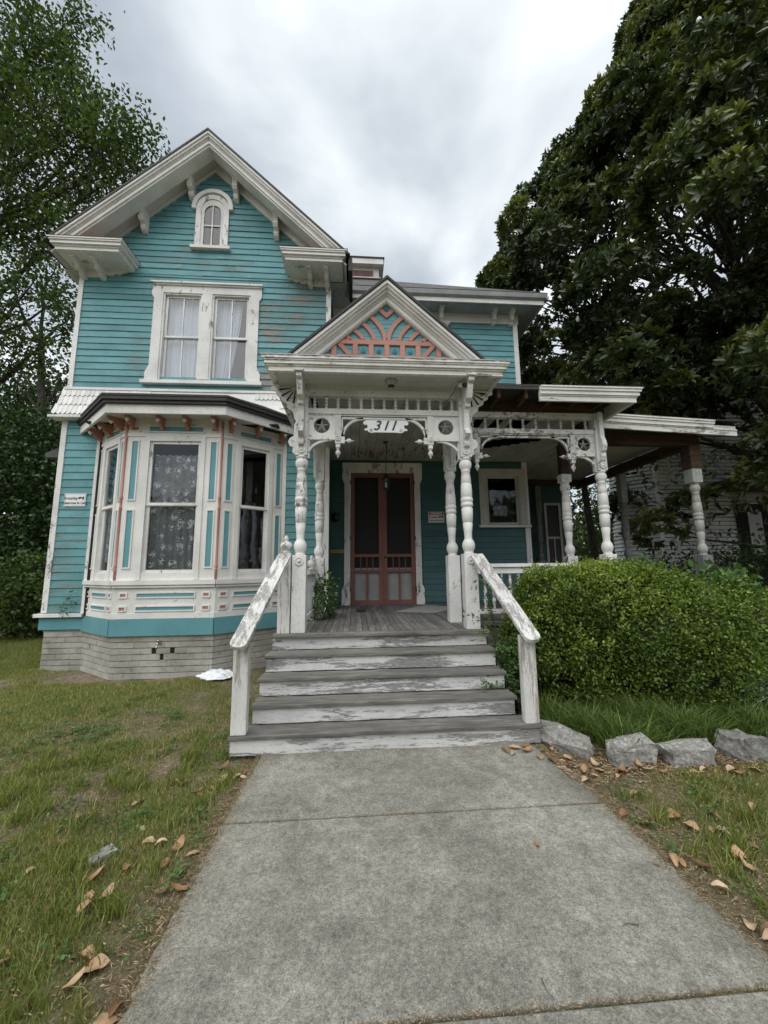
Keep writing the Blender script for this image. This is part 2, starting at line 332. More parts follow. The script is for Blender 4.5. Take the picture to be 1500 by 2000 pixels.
# ------------------------------------------------------------------ mesh helpers
WO = {}
def wo(o): return WO.get(o.name, Vector((0, 0, 0))) if o else Vector((0, 0, 0))
def link(o, parent, origin):
    origin = Vector(origin); COL.objects.link(o)
    if parent: o.parent = parent; o.location = origin - wo(parent)
    else: o.location = origin
    WO[o.name] = origin; return o
def thing(name, loc, label, cat, group=None):
    o = bpy.data.objects.new(name, None); o.empty_display_size = .2; link(o, None, loc)
    o['label'] = label; o['category'] = cat
    if group: o['group'] = group
    return o
def tag(o, label=None, cat=None, group=None, kind=None):
    if label: o['label'] = label
    if cat: o['category'] = cat
    if group: o['group'] = group
    if kind: o['kind'] = kind
    return o
def frame(ox, oy, ang=0.0):
    """local (u, d, z): u along the wall, d outwards; ang=0 faces -Y"""
    u = Vector((math.cos(ang), math.sin(ang), 0)); n = Vector((math.sin(ang), -math.cos(ang), 0))
    return Matrix(((u.x, n.x, 0, ox), (u.y, n.y, 0, oy), (0, 0, 1, 0), (0, 0, 0, 1)))
class MB:
    def __init__(s, T=None): s.v = []; s.f = []; s.T = T
    def add(s, vs, fs):
        b = len(s.v)
        s.v += [tuple((s.T @ Vector(p))) if s.T is not None else tuple(p) for p in vs]
        s.f += [tuple(i+b for i in q) for q in fs]; return s
    def box(s, x0, x1, y0, y1, z0, z1):
        return s.add([(x0, y0, z0), (x1, y0, z0), (x1, y1, z0), (x0, y1, z0), (x0, y0, z1), (x1, y0, z1), (x1, y1, z1), (x0, y1, z1)],
                     [(0, 3, 2, 1), (4, 5, 6, 7), (0, 1, 5, 4), (1, 2, 6, 5), (2, 3, 7, 6), (3, 0, 4, 7)])
    def poly(s, pts, axis, a, b):
        n = len(pts)
        def mk(p, c):
            return {'x': (c, p[0], p[1]), 'y': (p[0], c, p[1]), 'z': (p[0], p[1], c)}[axis]
        vs = [mk(p, a) for p in pts]+[mk(p, b) for p in pts]
        return s.add(vs, [tuple(range(n))[::-1], tuple(range(n, 2*n))]+[(i, (i+1) % n, n+(i+1) % n, n+i) for i in range(n)])
    def lathe(s, cx, cy, prof, n=14, axis='z', c0=0):
        """prof: (h, r) list; axis z: centre (cx,cy); axis 'd': along local y; 'x': along x"""
        vs = []
        for h, r in prof:
            for i in range(n):
                a = 2*math.pi*i/n; c, q = r*math.cos(a), r*math.sin(a)
                vs.append((cx+c, cy+q, h) if axis == 'z' else ((cx+c, h, cy+q) if axis == 'd' else (h, cx+c, cy+q)))
        fs = [(k*n+i, k*n+(i+1) % n, (k+1)*n+(i+1) % n, (k+1)*n+i) for k in range(len(prof)-1) for i in range(n)]
        fs += [tuple(range(n))[::-1], tuple(range((len(prof)-1)*n, len(prof)*n))]
        return s.add(vs, fs)
    def tube(s, pts, r0, r1=None, n=6):
        r1 = r0 if r1 is None else r1; P = [Vector(p) for p in pts]; vs = []
        for k, p in enumerate(P):
            d = (P[min(k+1, len(P)-1)]-P[max(k-1, 0)]).normalized()
            a = d.orthogonal().normalized(); b = d.cross(a); r = r0+(r1-r0)*k/(len(P)-1)
            vs += [p+(a*math.cos(2*math.pi*i/n)+b*math.sin(2*math.pi*i/n))*r for i in range(n)]
        fs = [(k*n+i, k*n+(i+1) % n, (k+1)*n+(i+1) % n, (k+1)*n+i) for k in range(len(P)-1) for i in range(n)]
        fs += [tuple(range(n))[::-1], tuple(range((len(P)-1)*n, len(P)*n))]
        return s.add(vs, fs)
    def ringframe(s, u0, u1, z0, z1, w_, d0, d1):
        """rectangular picture frame in the local wall plane"""
        s.box(u0, u0+w_, d0, d1, z0, z1); s.box(u1-w_, u1, d0, d1, z0, z1)
        s.box(u0+w_, u1-w_, d0, d1, z0, z0+w_); s.box(u0+w_, u1-w_, d0, d1, z1-w_, z1); return s
    def build(s, name, mat, parent=None, smooth=False, label=None, kind=None, origin=None, bevel=0):
        me = bpy.data.meshes.new(name)
        if origin is None:
            xs = np.array(s.v); mn, mx_ = xs.min(0), xs.max(0); origin = ((mn[0]+mx_[0])/2, (mn[1]+mx_[1])/2, mn[2])
        o_ = Vector(origin)
        me.from_pydata([tuple(Vector(p)-o_) for p in s.v], [], s.f); me.materials.append(mat)
        if smooth: me.polygons.foreach_set('use_smooth', [True]*len(me.polygons))
        me.update()
        o = bpy.data.objects.new(name, me); link(o, parent, o_)
        if bevel:
            b = o.modifiers.new('bevel', 'BEVEL'); b.width = bevel; b.segments = 2; b.limit_method = 'ANGLE'; b.angle_limit = rad(40)
        if label: o['label'] = label
        if kind: o['kind'] = kind
        return o
def fastmesh(name, V, F, mat, parent=None, origin=(0, 0, 0), tint=None, kind=None, smooth=False):
    """V (n,3), F (m,3) triangles"""
    V = np.asarray(V, dtype=np.float32)-np.array(origin, dtype=np.float32); F = np.asarray(F, dtype=np.int32)
    me = bpy.data.meshes.new(name); me.vertices.add(len(V)); me.vertices.foreach_set('co', V.ravel())
    me.loops.add(F.size); me.loops.foreach_set('vertex_index', F.ravel())
    me.polygons.add(len(F)); me.polygons.foreach_set('loop_start', np.arange(0, F.size, 3, dtype=np.int32))
    try: me.polygons.foreach_set('loop_total', np.full(len(F), 3, dtype=np.int32))
    except Exception: pass
    me.update(calc_edges=True)
    if tint is not None:
        a = me.attributes.new('tint', 'FLOAT', 'POINT'); a.data.foreach_set('value', np.asarray(tint, dtype=np.float32))
    me.materials.append(mat)
    o = bpy.data.objects.new(name, me); link(o, parent, origin)
    if kind: o['kind'] = kind
    return o
def norm(a): return a/np.maximum(np.linalg.norm(a, axis=1, keepdims=True), 1e-6)
def leafgeo(C, D, Nn, L, Wd, oval=True):
    """leaves as folded hexagons (oval) or diamonds; C base, D axis, Nn up"""
    D = norm(D); S = norm(np.cross(D, Nn)); U = np.cross(S, D)
    L = L[:, None]; Wd = Wd[:, None]
    if oval:
        pts = [C, C+D*L*.3+S*Wd*.5+U*Wd*.16, C+D*L*.72+S*Wd*.42+U*Wd*.12, C+D*L-U*L*.08, C+D*L*.72-S*Wd*.42+U*Wd*.12, C+D*L*.3-S*Wd*.5+U*Wd*.16]
        fs = [(0, 1, 2), (0, 2, 3), (0, 3, 4), (0, 4, 5)]
    else:
        pts = [C, C+D*L*.45+S*Wd*.5+U*Wd*.15, C+D*L, C+D*L*.45-S*Wd*.5+U*Wd*.15]; fs = [(0, 1, 2), (0, 2, 3)]
    n = len(C); k = len(pts)
    V = np.stack(pts, 1).reshape(-1, 3); base = (np.arange(n)*k)[:, None, None]
    F = (np.array(fs)[None]+base).reshape(-1, 3); return V, F, k
def rdir(n, zb=0.0):
    d = rs.normal(size=(n, 3)); d[:, 2] += zb; return norm(d)

# ================================================================== GROUND
bmv, bmf = [], []
def grid(name, xs, ys, zf, mat, kind='structure', label=None):
    X, Y = np.meshgrid(xs, ys); Z = zf(X, Y); nx, ny = len(xs), len(ys)
    V = np.stack([X.ravel(), Y.ravel(), Z.ravel()], 1); i = np.arange(nx-1)[None, :]+(np.arange(ny-1)*nx)[:, None]; i = i.ravel()
    F = np.concatenate([np.stack([i, i+1, i+nx+1], 1), np.stack([i, i+nx+1, i+nx], 1)])
    o = fastmesh(name, V, F, mat, kind=kind); o.data.polygons.foreach_set('use_smooth', [True]*len(o.data.polygons)); return o
def hgt(X, Y):
    z = .016*np.sin(X*2.1+.7)*np.cos(Y*1.7)+.010*np.sin(X*5.3+Y*4.1)+.006*np.sin(X*11-Y*9)
    return z-.022
def spaced(a, b, lo, hi, step, far):
    mid = list(np.arange(lo, hi+1e-6, step)); L = []; x = lo; s_ = step
    while x > a: s_ *= 1.5; x -= s_; L.append(max(x, a))
    R_ = []; x = hi; s_ = step
    while x < b: s_ *= 1.5; x += s_; R_.append(min(x, b))
    return np.array(L[::-1]+mid+R_)
gx = spaced(-600, 600, -9, 9, .12, 1); gy = spaced(-600, 600, -1, 10, .12, 1)
grid('lawn', gx, gy, hgt, mGround)
pb = MB().box(-.93, 1.85, -8, 4.12, -.06, -.012).build('path', mGround); tag(pb, kind='structure')
def slab(y0, y1, flare=False):
    n = 34; pts = []
    for i in range(n+1):
        y = y0+(y1-y0)*i/n; pts.append((1.82-(.10*max(0, (y-3.1)/.9)**1.5 if flare else 0)+rnd.uniform(-.014, .014), y))
    for i in range(n, -1, -1): pts.append((-.905+(.03*max(0, (y0+(y1-y0)*i/n-3.1)/.9) if flare else 0)+rnd.uniform(-.014, .014), y0+(y1-y0)*i/n))
    return MB().poly(pts, 'z', -.05, .006).build('concrete_slab', mConc, pb, bevel=.006)
slab(3.045, 4.10, True); slab(1.765, 3.03); slab(-.2, 1.745); slab(-2.2, -.22)

# ================================================================== HOUSE
FL = .95                                     # porch floor
house = thing('house', (-1.0, 8.2, 0), 'two-storey turquoise clapboard Victorian house with white gingerbread porch and salmon trim', 'house')
YF, YD = 7.75, 8.65
Tf, Td = frame(0, YF), frame(0, YD)
def clap(T, u0, u1, z0, z1, parent, mat, h=.143, holes=(), clip=None, th=.024):
    """clapboards: one wedge board per course, cut round the openings"""
    z = z0; k = 0
    while z < z1-.02:
        zt = min(z+h, z1); a, b = u0, u1
        if clip: a, b = clip(z+.01)
        segs = [(a, b)]
        for (h0, h1, hz0, hz1) in holes:
            if z+.02 < hz1 and zt-.02 > hz0:
                ns = []
                for s0, s1 in segs:
                    if h1 <= s0 or h0 >= s1: ns.append((s0, s1)); continue
                    if h0 > s0: ns.append((s0, h0))
                    if h1 < s1: ns.append((h1, s1))
                segs = ns
        for s0, s1 in segs:
            if s1-s0 < .03: continue
            if s1-s0 > 1.7 and th > .02:
                c_ = s0+(s1-s0)*rnd.uniform(.25, .75); segs.append((c_+.0025, s1)); s1 = c_
            j = rnd.uniform(-.0025, .0025); L_ = s1-s0; nseg = max(1, int(L_/.5)); sag = [rnd.uniform(-.003, .003) for _ in range(nseg+1)]
            m = MB(T); vs = []; fs = []
            for i in range(nseg+1):
                u = s0+L_*i/nseg; s_ = sag[i]+j
                vs += [(u, -.003, z+s_), (u, th+s_*.8, z+s_), (u, th+s_*.8-.002, z+.012+s_), (u, .006, zt+.006), (u, -.003, zt+.006)]
            for i in range(nseg):
                for q in range(5): fs.append((i*5+q, i*5+(q+1) % 5, (i+1)*5+(q+1) % 5, (i+1)*5+q))
            fs += [(0, 1, 2, 3, 4), tuple(range(nseg*5, nseg*5+5))[::-1]]
            m.add(vs, fs).build('clapboard', mat, parent)
        z += h; k += 1
def wallholes(T, u0, u1, z0, z1, holes, d0, d1, m=None):
    m = m or MB(T)
    us = sorted({u0, u1, *[h[0] for h in holes], *[h[1] for h in holes]}); zs = sorted({z0, z1, *[h[2] for h in holes], *[h[3] for h in holes]})
    for i in range(len(us)-1):
        for k in range(len(zs)-1):
            uc, zc = (us[i]+us[i+1])/2, (zs[k]+zs[k+1])/2
            if not (u0 < uc < u1 and z0 < zc < z1): continue
            if any(h[0] < uc < h[1] and h[2] < zc < h[3] for h in holes): continue
            m.box(us[i], us[i+1], d0, d1, zs[k], zs[k+1])
    return m
def room(T, u0, u1, z0, z1, depth, parent, dstart=-.16):
    m = MB(T)
    m.box(u0-.02, u0, -depth, dstart, z0, z1); m.box(u1, u1+.02, -depth, dstart, z0, z1)
    m.box(u0-.02, u1+.02, -depth-.02, -depth, z0-.02, z1+.02); m.box(u0-.02, u1+.02, -depth, dstart, z0-.02, z0); m.box(u0-.02, u1+.02, -depth, dstart, z1, z1+.02)
    return m.build('dark_interior', mDark, parent)
def curtain(T, u0, u1, z0, z1, d, mat, parent, folds=9, amp=.025, sweep=None, name='curtain'):
    n = 60; V = []; F = []; rows = 14
    ph = rnd.uniform(0, 6)
    for k in range(rows+1):
        tz = k/rows; z = z1+(z0-z1)*tz
        for i in range(n+1):
            s_ = i/n; u = u0+(u1-u0)*s_
            if sweep: u = u0+(u1-u0)*s_*(1-sweep*tz**1.5) if sweep > 0 else u1-(u1-u0)*(1-s_)*(1+sweep*tz**1.5)
            dd = d+amp*math.sin(ph+folds*2*math.pi*s_+.7*math.sin(5*s_+tz*2))*(.5+.5*tz)+amp*.4*math.sin(23*s_+tz*3)
            V.append((u, dd, z+(.01*math.sin(folds*6.28*s_) if k == 0 else 0)))
    for k in range(rows):
        for i in range(n):
            a = k*(n+1)+i; F.append((a, a+1, a+n+2, a+n+1))
    return MB(T).add(V, F).build(name, mat, parent, smooth=True)

def sash_window(T, u0, u1, z0, z1, parent, munt=True, cas=.16, name='window', head=.16, glass=mGlass, frame_mat=mWhiteV, inner=.055, dsash=-.05,
                crown=True, sill=True, mats=None, midz=None, single=False):
    """casing with opening u0..u1,z0..z1; two sashes, panes, sill"""
    m = MB(T)
    m.box(u0-cas, u0, 0, .045, z0-.02, z1+head); m.box(u1, u1+cas, 0, .045, z0-.02, z1+head); m.box(u0, u1, 0, .045, z1, z1+head)
    m.box(u0-.012, u0+.03, -.12, .03, z0, z1); m.box(u1-.03, u1+.012, -.12, .03, z0, z1); m.box(u0+.03, u1-.03, -.12, .03, z1-.03, z1+.01)
    if crown:
        m.box(u0-cas-.03, u1+cas+.03, 0, .075, z1+head, z1+head+.03); m.box(u0-cas-.055, u1+cas+.055, 0, .10, z1+head+.03, z1+head+.06)
    w_ = m.build(name, frame_mat, parent)
    if sill:
        MB(T).box(u0-cas-.05, u1+cas+.05, -.1, .10, z0-.075, z0-.02).build('sill', mWhiteH, w_)
    zm = midz or (z0+z1)/2
    for (a, b, dd) in (((z0, z1-.03, dsash),) if single else ((z0, zm+.02, dsash-.035), (zm-.02, z1-.03, dsash))):
        s = MB(T); s.ringframe(u0+.03, u1-.03, a, b, inner*.8, dd, dd+.032)
        if munt: s.box((u0+u1)/2-.011, (u0+u1)/2+.011, dd+.003, dd+.03, a+.03, b-.03)
        so_ = s.build('sash', frame_mat, w_)
        MB(T).box(u0+.05, u1-.05, dd+.012, dd+.016, a+.03, b-.03).build('pane', glass, w_)
    return w_

# ---- main front block -------------------------------------------------------
CX = -3.08
def gclip(z):                                   # siding limits under the rakes
    s_ = .925; hw = (10.52-z)/s_; return (max(-5.62, CX-hw), min(-.56, CX+hw))
H2 = [(-4.05, -2.17, 5.60, 7.50)]
Hb = [(-4.9, -1.45, .9, 4.4)]
fwall = wallholes(Tf, -5.64, -.54, .66, 7.9, [(-3.97, -2.20, 5.62, 7.46), (-4.93, -1.43, 1.0, 4.42)], -.14, -.004)
fwall.poly([(-5.64, 7.9), (-.54, 7.9), (-.54, 8.1), (CX, 10.55), (-5.64, 8.1)], 'y', -.14, -.004)
FW = fwall.build('front_wall', mTeal, house)
clap(Tf, -5.58, -.60, 1.0, 4.62, FW, mTeal, .146, holes=[(-4.995, -1.375, .9, 4.62)])
clap(Tf, -5.58, -.60, 5.33, 7.9, FW, mTeal, .139, holes=[(-4.12, -2.05, 5.48, 7.60)])
clap(Tf, 0, 0, 7.893, 10.44, FW, mTeal, .139, holes=[(-3.42, -2.74, 8.58, 9.55), (-3.30, -2.86, 9.55, 9.85)], clip=gclip)
for (u0, u1, z0, z1) in ((-5.68, -5.58, 1.0, 4.66), (-.64, -.52, .95, 4.66), (-5.66, -5.57, 5.32, 7.75), (-.62, -.52, 5.32, 7.75)):
    MB(Tf).box(u0, u1, -.05, .035, z0, z1).build('corner_board', mWhiteV, FW)
MB(Tf).box(-5.76, -4.93, -.05, .10, .925, .985).build('water_table', mWhiteH, FW)
MB(Tf).box(-5.70, -4.9, -.05, .03, .70, .925).build('sill_board', mTealFlat, FW)
MB(Tf).box(-1.5, -.55, -.05, .03, .70, .925).build('sill_board', mTealFlat, FW)
MB().box(-5.66, -5.6, YF+.14, 15, .66, 8.0).build('side_wall', mTeal, house, label='left side wall running back')
SW = MB().box(-.60, -.545, YF+.14, 15, .66, 8.0).build('side_wall', mTealShade, house, label='right side wall facing the porch')
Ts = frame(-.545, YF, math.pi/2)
clap(Ts, .02, .90, 1.0, 4.1, SW, mTealShade, .146); clap(Ts, .02, .9, 5.3, 7.7, SW, mTealShade, .139)
MB().box(-5.6, -.6, 14.9, 15, .66, 8.0).build('rear_wall', mTeal, house)

# upstairs double window
w2 = MB(Tf)
w2.box(-4.15, -3.97, 0, .05, 5.52, 7.62); w2.box(-2.20, -2.02, 0, .05, 5.52, 7.62); w2.box(-3.97, -2.20, 0, .05, 7.46, 7.62)
w2.box(-3.18, -2.98, -.1, .05, 5.56, 7.46)
w2.box(-4.19, -1.98, 0, .08, 7.62, 7.65); w2.box(-4.22, -1.95, 0, .11, 7.65, 7.685)
for (a, b) in ((-3.97, -3.18), (-2.98, -2.20)):
    w2.box(a-.01, a+.035, -.12, .03, 5.56, 7.46); w2.box(b-.035, b+.01, -.12, .03, 5.56, 7.46); w2.box(a+.035, b-.035, -.12, .03, 7.43, 7.47)
w2.poly([(-4.15, 5.85), (-4.15, 5.52), (-4.22, 5.52), (-4.22, 5.70), (-4.185, 5.76)], 'y', 0, .05)   # eared foot
w2.poly([(-2.02, 5.85), (-2.02, 5.52), (-1.95, 5.52), (-1.95, 5.70), (-1.985, 5.76)], 'y', 0, .05)
w2.poly([(-4.15, 7.62), (-4.20, 7.62), (-4.20, 7.42), (-4.17, 7.36), (-4.15, 7.34)], 'y', 0, .05)
w2.poly([(-2.02, 7.62), (-1.97, 7.62), (-1.97, 7.42), (-2.0, 7.36), (-2.02, 7.34)], 'y', 0, .05)
W2 = w2.build('upstairs_window', mWhiteV, house)
MB(Tf).box(-4.27, -1.90, -.1, .11, 5.44, 5.51).build('sill', mWhiteH, W2)
for (a, b) in ((-3.93, -3.22), (-2.94, -2.24)):
    for (z0, z1, dd) in ((5.56, 6.54, -.085), (6.49, 7.43, -.05)):
        s = MB(Tf); s.ringframe(a, b, z0, z1, .045, dd, dd+.032); s.box((a+b)/2-.012, (a+b)/2+.012, dd+.003, dd+.03, z0+.04, z1-.04)
        s.build('sash', mWhiteV, W2)
        MB(Tf).box(a+.03, b-.03, dd+.012, dd+.016, z0+.03, z1-.03).build('pane', mGlass2, W2)
room(Tf, -4.4, -1.8, 5.3, 7.75, 2.2, W2, -.19)
curtain(Tf, -3.94, -3.20, 5.5, 7.44, -.17, mCurt, W2, 7, .02)
curtain(Tf, -2.95, -2.42, 5.5, 7.44, -.17, mCurt, W2, 8, .025, sweep=.45)

# arched gable window
def arch(cx, zc, r, z0, n=16): return [(cx-r, z0)]+[(cx-r*math.cos(math.pi*i/n), zc+r*math.sin(math.pi*i/n)) for i in range(n+1)]+[(cx+r, z0)]
def archring(T, cx, zc, ro, ri, z0, d0, d1, n=16, zi=None):
    A, B = arch(cx, zc, ro, z0, n), arch(cx, zi or zc, ri, z0, n); k = len(A); m = MB(T)
    vs = [(p[0], d0, p[1]) for p in A]+[(p[0], d0, p[1]) for p in B]+[(p[0], d1, p[1]) for p in A]+[(p[0], d1, p[1]) for p in B]
    fs = []
    for i in range(k-1):
        fs += [(i, i+1, k+i+1, k+i), (2*k+i, 3*k+i, 3*k+i+1, 2*k+i+1), (i, 2*k+i, 2*k+i+1, i+1), (k+i, k+i+1, 3*k+i+1, 3*k+i)]
    fs += [(0, k, 3*k, 2*k), (k-1, 3*k-1, 4*k-1, 2*k-1)]
    return m.add(vs, fs)
AX = -3.08
aw = archring(Tf, AX, 9.50, .345, .235, 8.57, -.002, .05); 
AW = aw.build('gable_window', mWhiteV, house)
archring(Tf, AX, 9.52, .43, .345, 9.46, 0, .085).build('arched_hood', mWhite, AW)
MB(Tf).box(AX-.41, AX+.41, -.02, .10, 8.50, 8.565).build('sill', mWhiteH, AW)
archring(Tf, AX, 9.50, .238, .175, 8.57, 0, .03, zi=9.42).build('sash', mWhite, AW)
MB(Tf).poly(arch(AX, 9.42, .18, 8.57), 'y', .006, .012).build('pane', mGlass, AW)
MB(Tf).poly(arch(AX, 9.42, .20, 8.56), 'y', -.003, .002).build('dark_interior', mDark, AW)
MB(Tf).box(AX-.012, AX+.012, .012, .032, 8.57, 9.60).box(AX-.18, AX-.012, .012, .03, 9.08, 9.105).box(AX+.012, AX+.18, .012, .03, 9.08, 9.105).build('muntin', mWhite, AW)

# ---- gable roof, rakes, returns --------------------------------------------
S_ = .94
def rake(cx, zp, s, layers, zb, mat, parent, name, xlim=None):
    """raking boards; layers = (dz0, dz1, yfront, yback): vertical offsets below the roof line"""
    for sgn in (-1, 1):
        m = MB()
        for (a, b, y0, y1) in layers:
            za, zc = zp-a, zp-b
            xa, xb = (za-zb)/s, (zc-zb)/s
            m.poly([(cx, za), (cx+sgn*xa, zb), (cx+sgn*xb, zb), (cx, zc)], 'y', y0, y1)
        m.build(name, mat, parent)
YR = 7.18
ZPK = 10.74; RX = -3.03
rake(RX, ZPK, S_, [(.02, .075, YR-.08, YR+.3), (.075, .125, YR-.05, YR+.3), (.125, .15, YR-.02, YR+.3), (.15, .235, YR, YR+.3), (.235, .28, YR+.03, YR+.3)], 8.07, mWhiteH, house, 'rake_cornice')
rake(RX, ZPK, S_, [(-.03, .02, YR-.095, 15.0)], 8.02, mTar, house, 'roof_edge')
for sg in (-1, 1):                                  # soffit under the rakes and the roof slopes
    m = MB(); za = ZPK-.20
    m.add([(RX, YR+.04, za), (RX+sg*2.85, YR+.04, za-2.85*S_), (RX+sg*2.85, 8.2, za-2.85*S_), (RX, 8.2, za),
           (RX, YR+.04, za+.03), (RX+sg*2.85, YR+.04, za-2.85*S_+.03), (RX+sg*2.85, 8.2, za-2.85*S_+.03), (RX, 8.2, za+.03)],
          [(0, 1, 2, 3), (4, 7, 6, 5), (0, 4, 5, 1), (1, 5, 6, 2), (2, 6, 7, 3), (3, 7, 4, 0)])
    m.build('rake_soffit', mSoff, house)
# frieze boards on the wall under the rakes
rake(CX, 10.66, .93, [(0, .05, YF-.10, YF), (.05, .09, YF-.075, YF), (.09, .21, YF-.05, YF), (.20, .235, YF-.065, YF)], 7.99, mWhiteH, house, 'rake_frieze')
def corbel(T, u, zt, depth, height, w_=.10, mat=mWhite, parent=None, name='bracket', cap=True, knob=False):
    d, h = depth, height
    prof = [(0, 0), (d, 0), (d, -.16*h), (d*.93, -.20*h), (d*.80, -.24*h), (d*.66, -.34*h), (d*.60, -.46*h), (d*.66, -.56*h), (d*.56, -.68*h), (d*.40, -.70*h), (d*.34, -.74*h), (d*.38, -.84*h), (d*.30, -.93*h), (d*.12, -h), (0, -h)]
    m = MB(T); m.poly([(u_, zt+z_) for u_, z_ in prof], 'x', u-w_/2, u+w_/2)
    if cap: m.box(u-w_*.72, u+w_*.72, 0, d*1.06, zt, zt+.035)
    o = m.build(name, mat, parent)
    if knob:
        MB(T).lathe(u, -(-d*.82), [(zt-.16*h, .008), (zt-.22*h, .012), (zt-.26*h, .028), (zt-.36*h, .036), (zt-.46*h, .028), (zt-.46*h, .010), (zt-.52*h, .014), (zt-.6*h, .006)], 10).build('pendant_knob', mWhite, parent, smooth=True)
    return o
for (u, z) in ((-3.52, 10.17), (-4.44, 9.31), (-2.58, 10.17), (-1.70, 9.31)):
    corbel(Tf, u, z, .40, .50, .10, mWhite, house)
# cornice returns
def ret(u0, u1, side):
    m = MB(Tf); zs = 7.90
    lay = [(0, .06, 0), (.06, .09, .02), (.09, .15, .06), (.15, .18, .085), (.18, .21, .10)]
    for (a, b, e_) in lay:
        m.box(u0-(e_ if side < 0 else e_), u1+e_, -.02, .57+e_, zs+a, zs+b)
    R0 = m.build('cornice_return', mWhiteH, house)
    rf = MB(Tf)      # small hipped rusty top
    zt = zs+.213
    rf.add([(u0-.11, .68, zt), (u1+.11, .68, zt), (u1+.11, 0, zt), (u0-.11, 0, zt), (u0, .3, zt+.03), (u1, .3, zt+.03), (u1, 0, zt+.05), (u0, 0, zt+.05)],
           [(0, 1, 2, 3), (0, 1, 5, 4), (1, 2, 6, 5), (4, 5, 6, 7), (3, 0, 4, 7)]).build('rusty_flashing', mRust, R0)
    return R0
RL_ = ret(-5.78, -4.60, -1); RR_ = ret(-1.40, -.26, 1)
def scallop(u0, u1, dirn, parent):
    # stepped scalloped frieze under the return
    L_ = u1-u0; pts = [(u0, 7.90), (u1, 7.90)]
    s_ = [(1, .0), (.96, -.03), (.90, -.035), (.86, -.07), (.80, -.085), (.74, -.06), (.70, -.10), (.62, -.115), (.56, -.09), (.52, -.16), (0, -.16)]
    pts = [(0, 0)]+[(f*L_, z_) for f, z_ in s_]
    if dirn > 0: P = [(u0+a, 7.905+b) for a, b in pts]
    else: P = [(u1-a, 7.905+b) for a, b in pts]
    MB(Tf).poly(P, 'y', 0, .05).build('scalloped_frieze', mWhite, parent)
scallop(-5.66, -4.72, 1, RL_); scallop(-1.42, -.54, -1, RR_)
for u in (-5.55, -5.18): corbel(Tf, u, 7.885, .46, .20, .085, mWhite, RL_, cap=True)
for u in (-.95, -.60): corbel(Tf, u, 7.885, .46, .20, .085, mWhite, RR_, cap=True)
# eaves running back
MB().box(-6.0, -5.66, YF, 15, 7.90, 7.93).build('eave_soffit', mSoff, house); MB().box(-.54, -.12, YF, 15, 7.90, 7.93).build('eave_soffit', mSoff, house)
MB().box(-.14, -.06, YR+.0, 8.1, 7.72, 8.02).build('gutter', mTar, house, label='dark gutter on the right eave of the front gable')
MB().box(-5.98, -5.88, YR+.1, 15, 7.93, 8.06).build('gutter', mTar, house)

# ---- shingled skirt between the storeys --------------------------------------
sk = MB(Tf)
sk.poly([(0, 5.32), (0, 4.66), (.19, 4.66), (.20, 4.70), (.10, 5.0), (.045, 5.3)], 'x', -5.66, -.56)
sk.box(-5.83, -.54, -.02, .215, 4.655, 4.70)
SK = sk.build('shingled_skirt', mWhiteH, house)
MB(Tf).box(-5.69, -.52, 0, .07, 5.28, 5.33).build('drip_board', mWhiteH, SK)
def skirtd(z): return np.interp(z, [4.70, 5.0, 5.3], [.20, .10, .045])
mats_sh = {}
for row, (z0, z1) in enumerate(((5.12, 5.31), (4.92, 5.15), (4.71, 4.96))):
    u = -5.78+.04*(row % 2)+(.06 if row == 0 else 0); wd = .088
    d0, d1 = float(skirtd(z0))+.014, float(skirtd(z1))+.004
    me = None
    while u < -.58:
        if (-4.85 < u < -1.55) and row > 0: u += wd; continue
        if row == 0 and not (u < -4.05 or u > -2.1): u += wd; continue
        m = MB(Tf); a, b = .003, wd-.003
        zz = z0+rnd.uniform(-.004, .004)
        m.add([(u+a, d0, zz+.035), (u+wd/2, d0+.001, zz), (u+b, d0, zz+.035), (u+b, d1, z1), (u+a, d1, z1),
               (u+a, d0-.012, zz+.035), (u+wd/2, d0-.012, zz), (u+b, d0-.012, zz+.035)],
              [(0, 1, 2, 3, 4), (0, 5, 6, 1), (1, 6, 7, 2), (0, 4, 5), (2, 7, 3)])
        m.build('shingle', mWhiteH, SK); u += wd

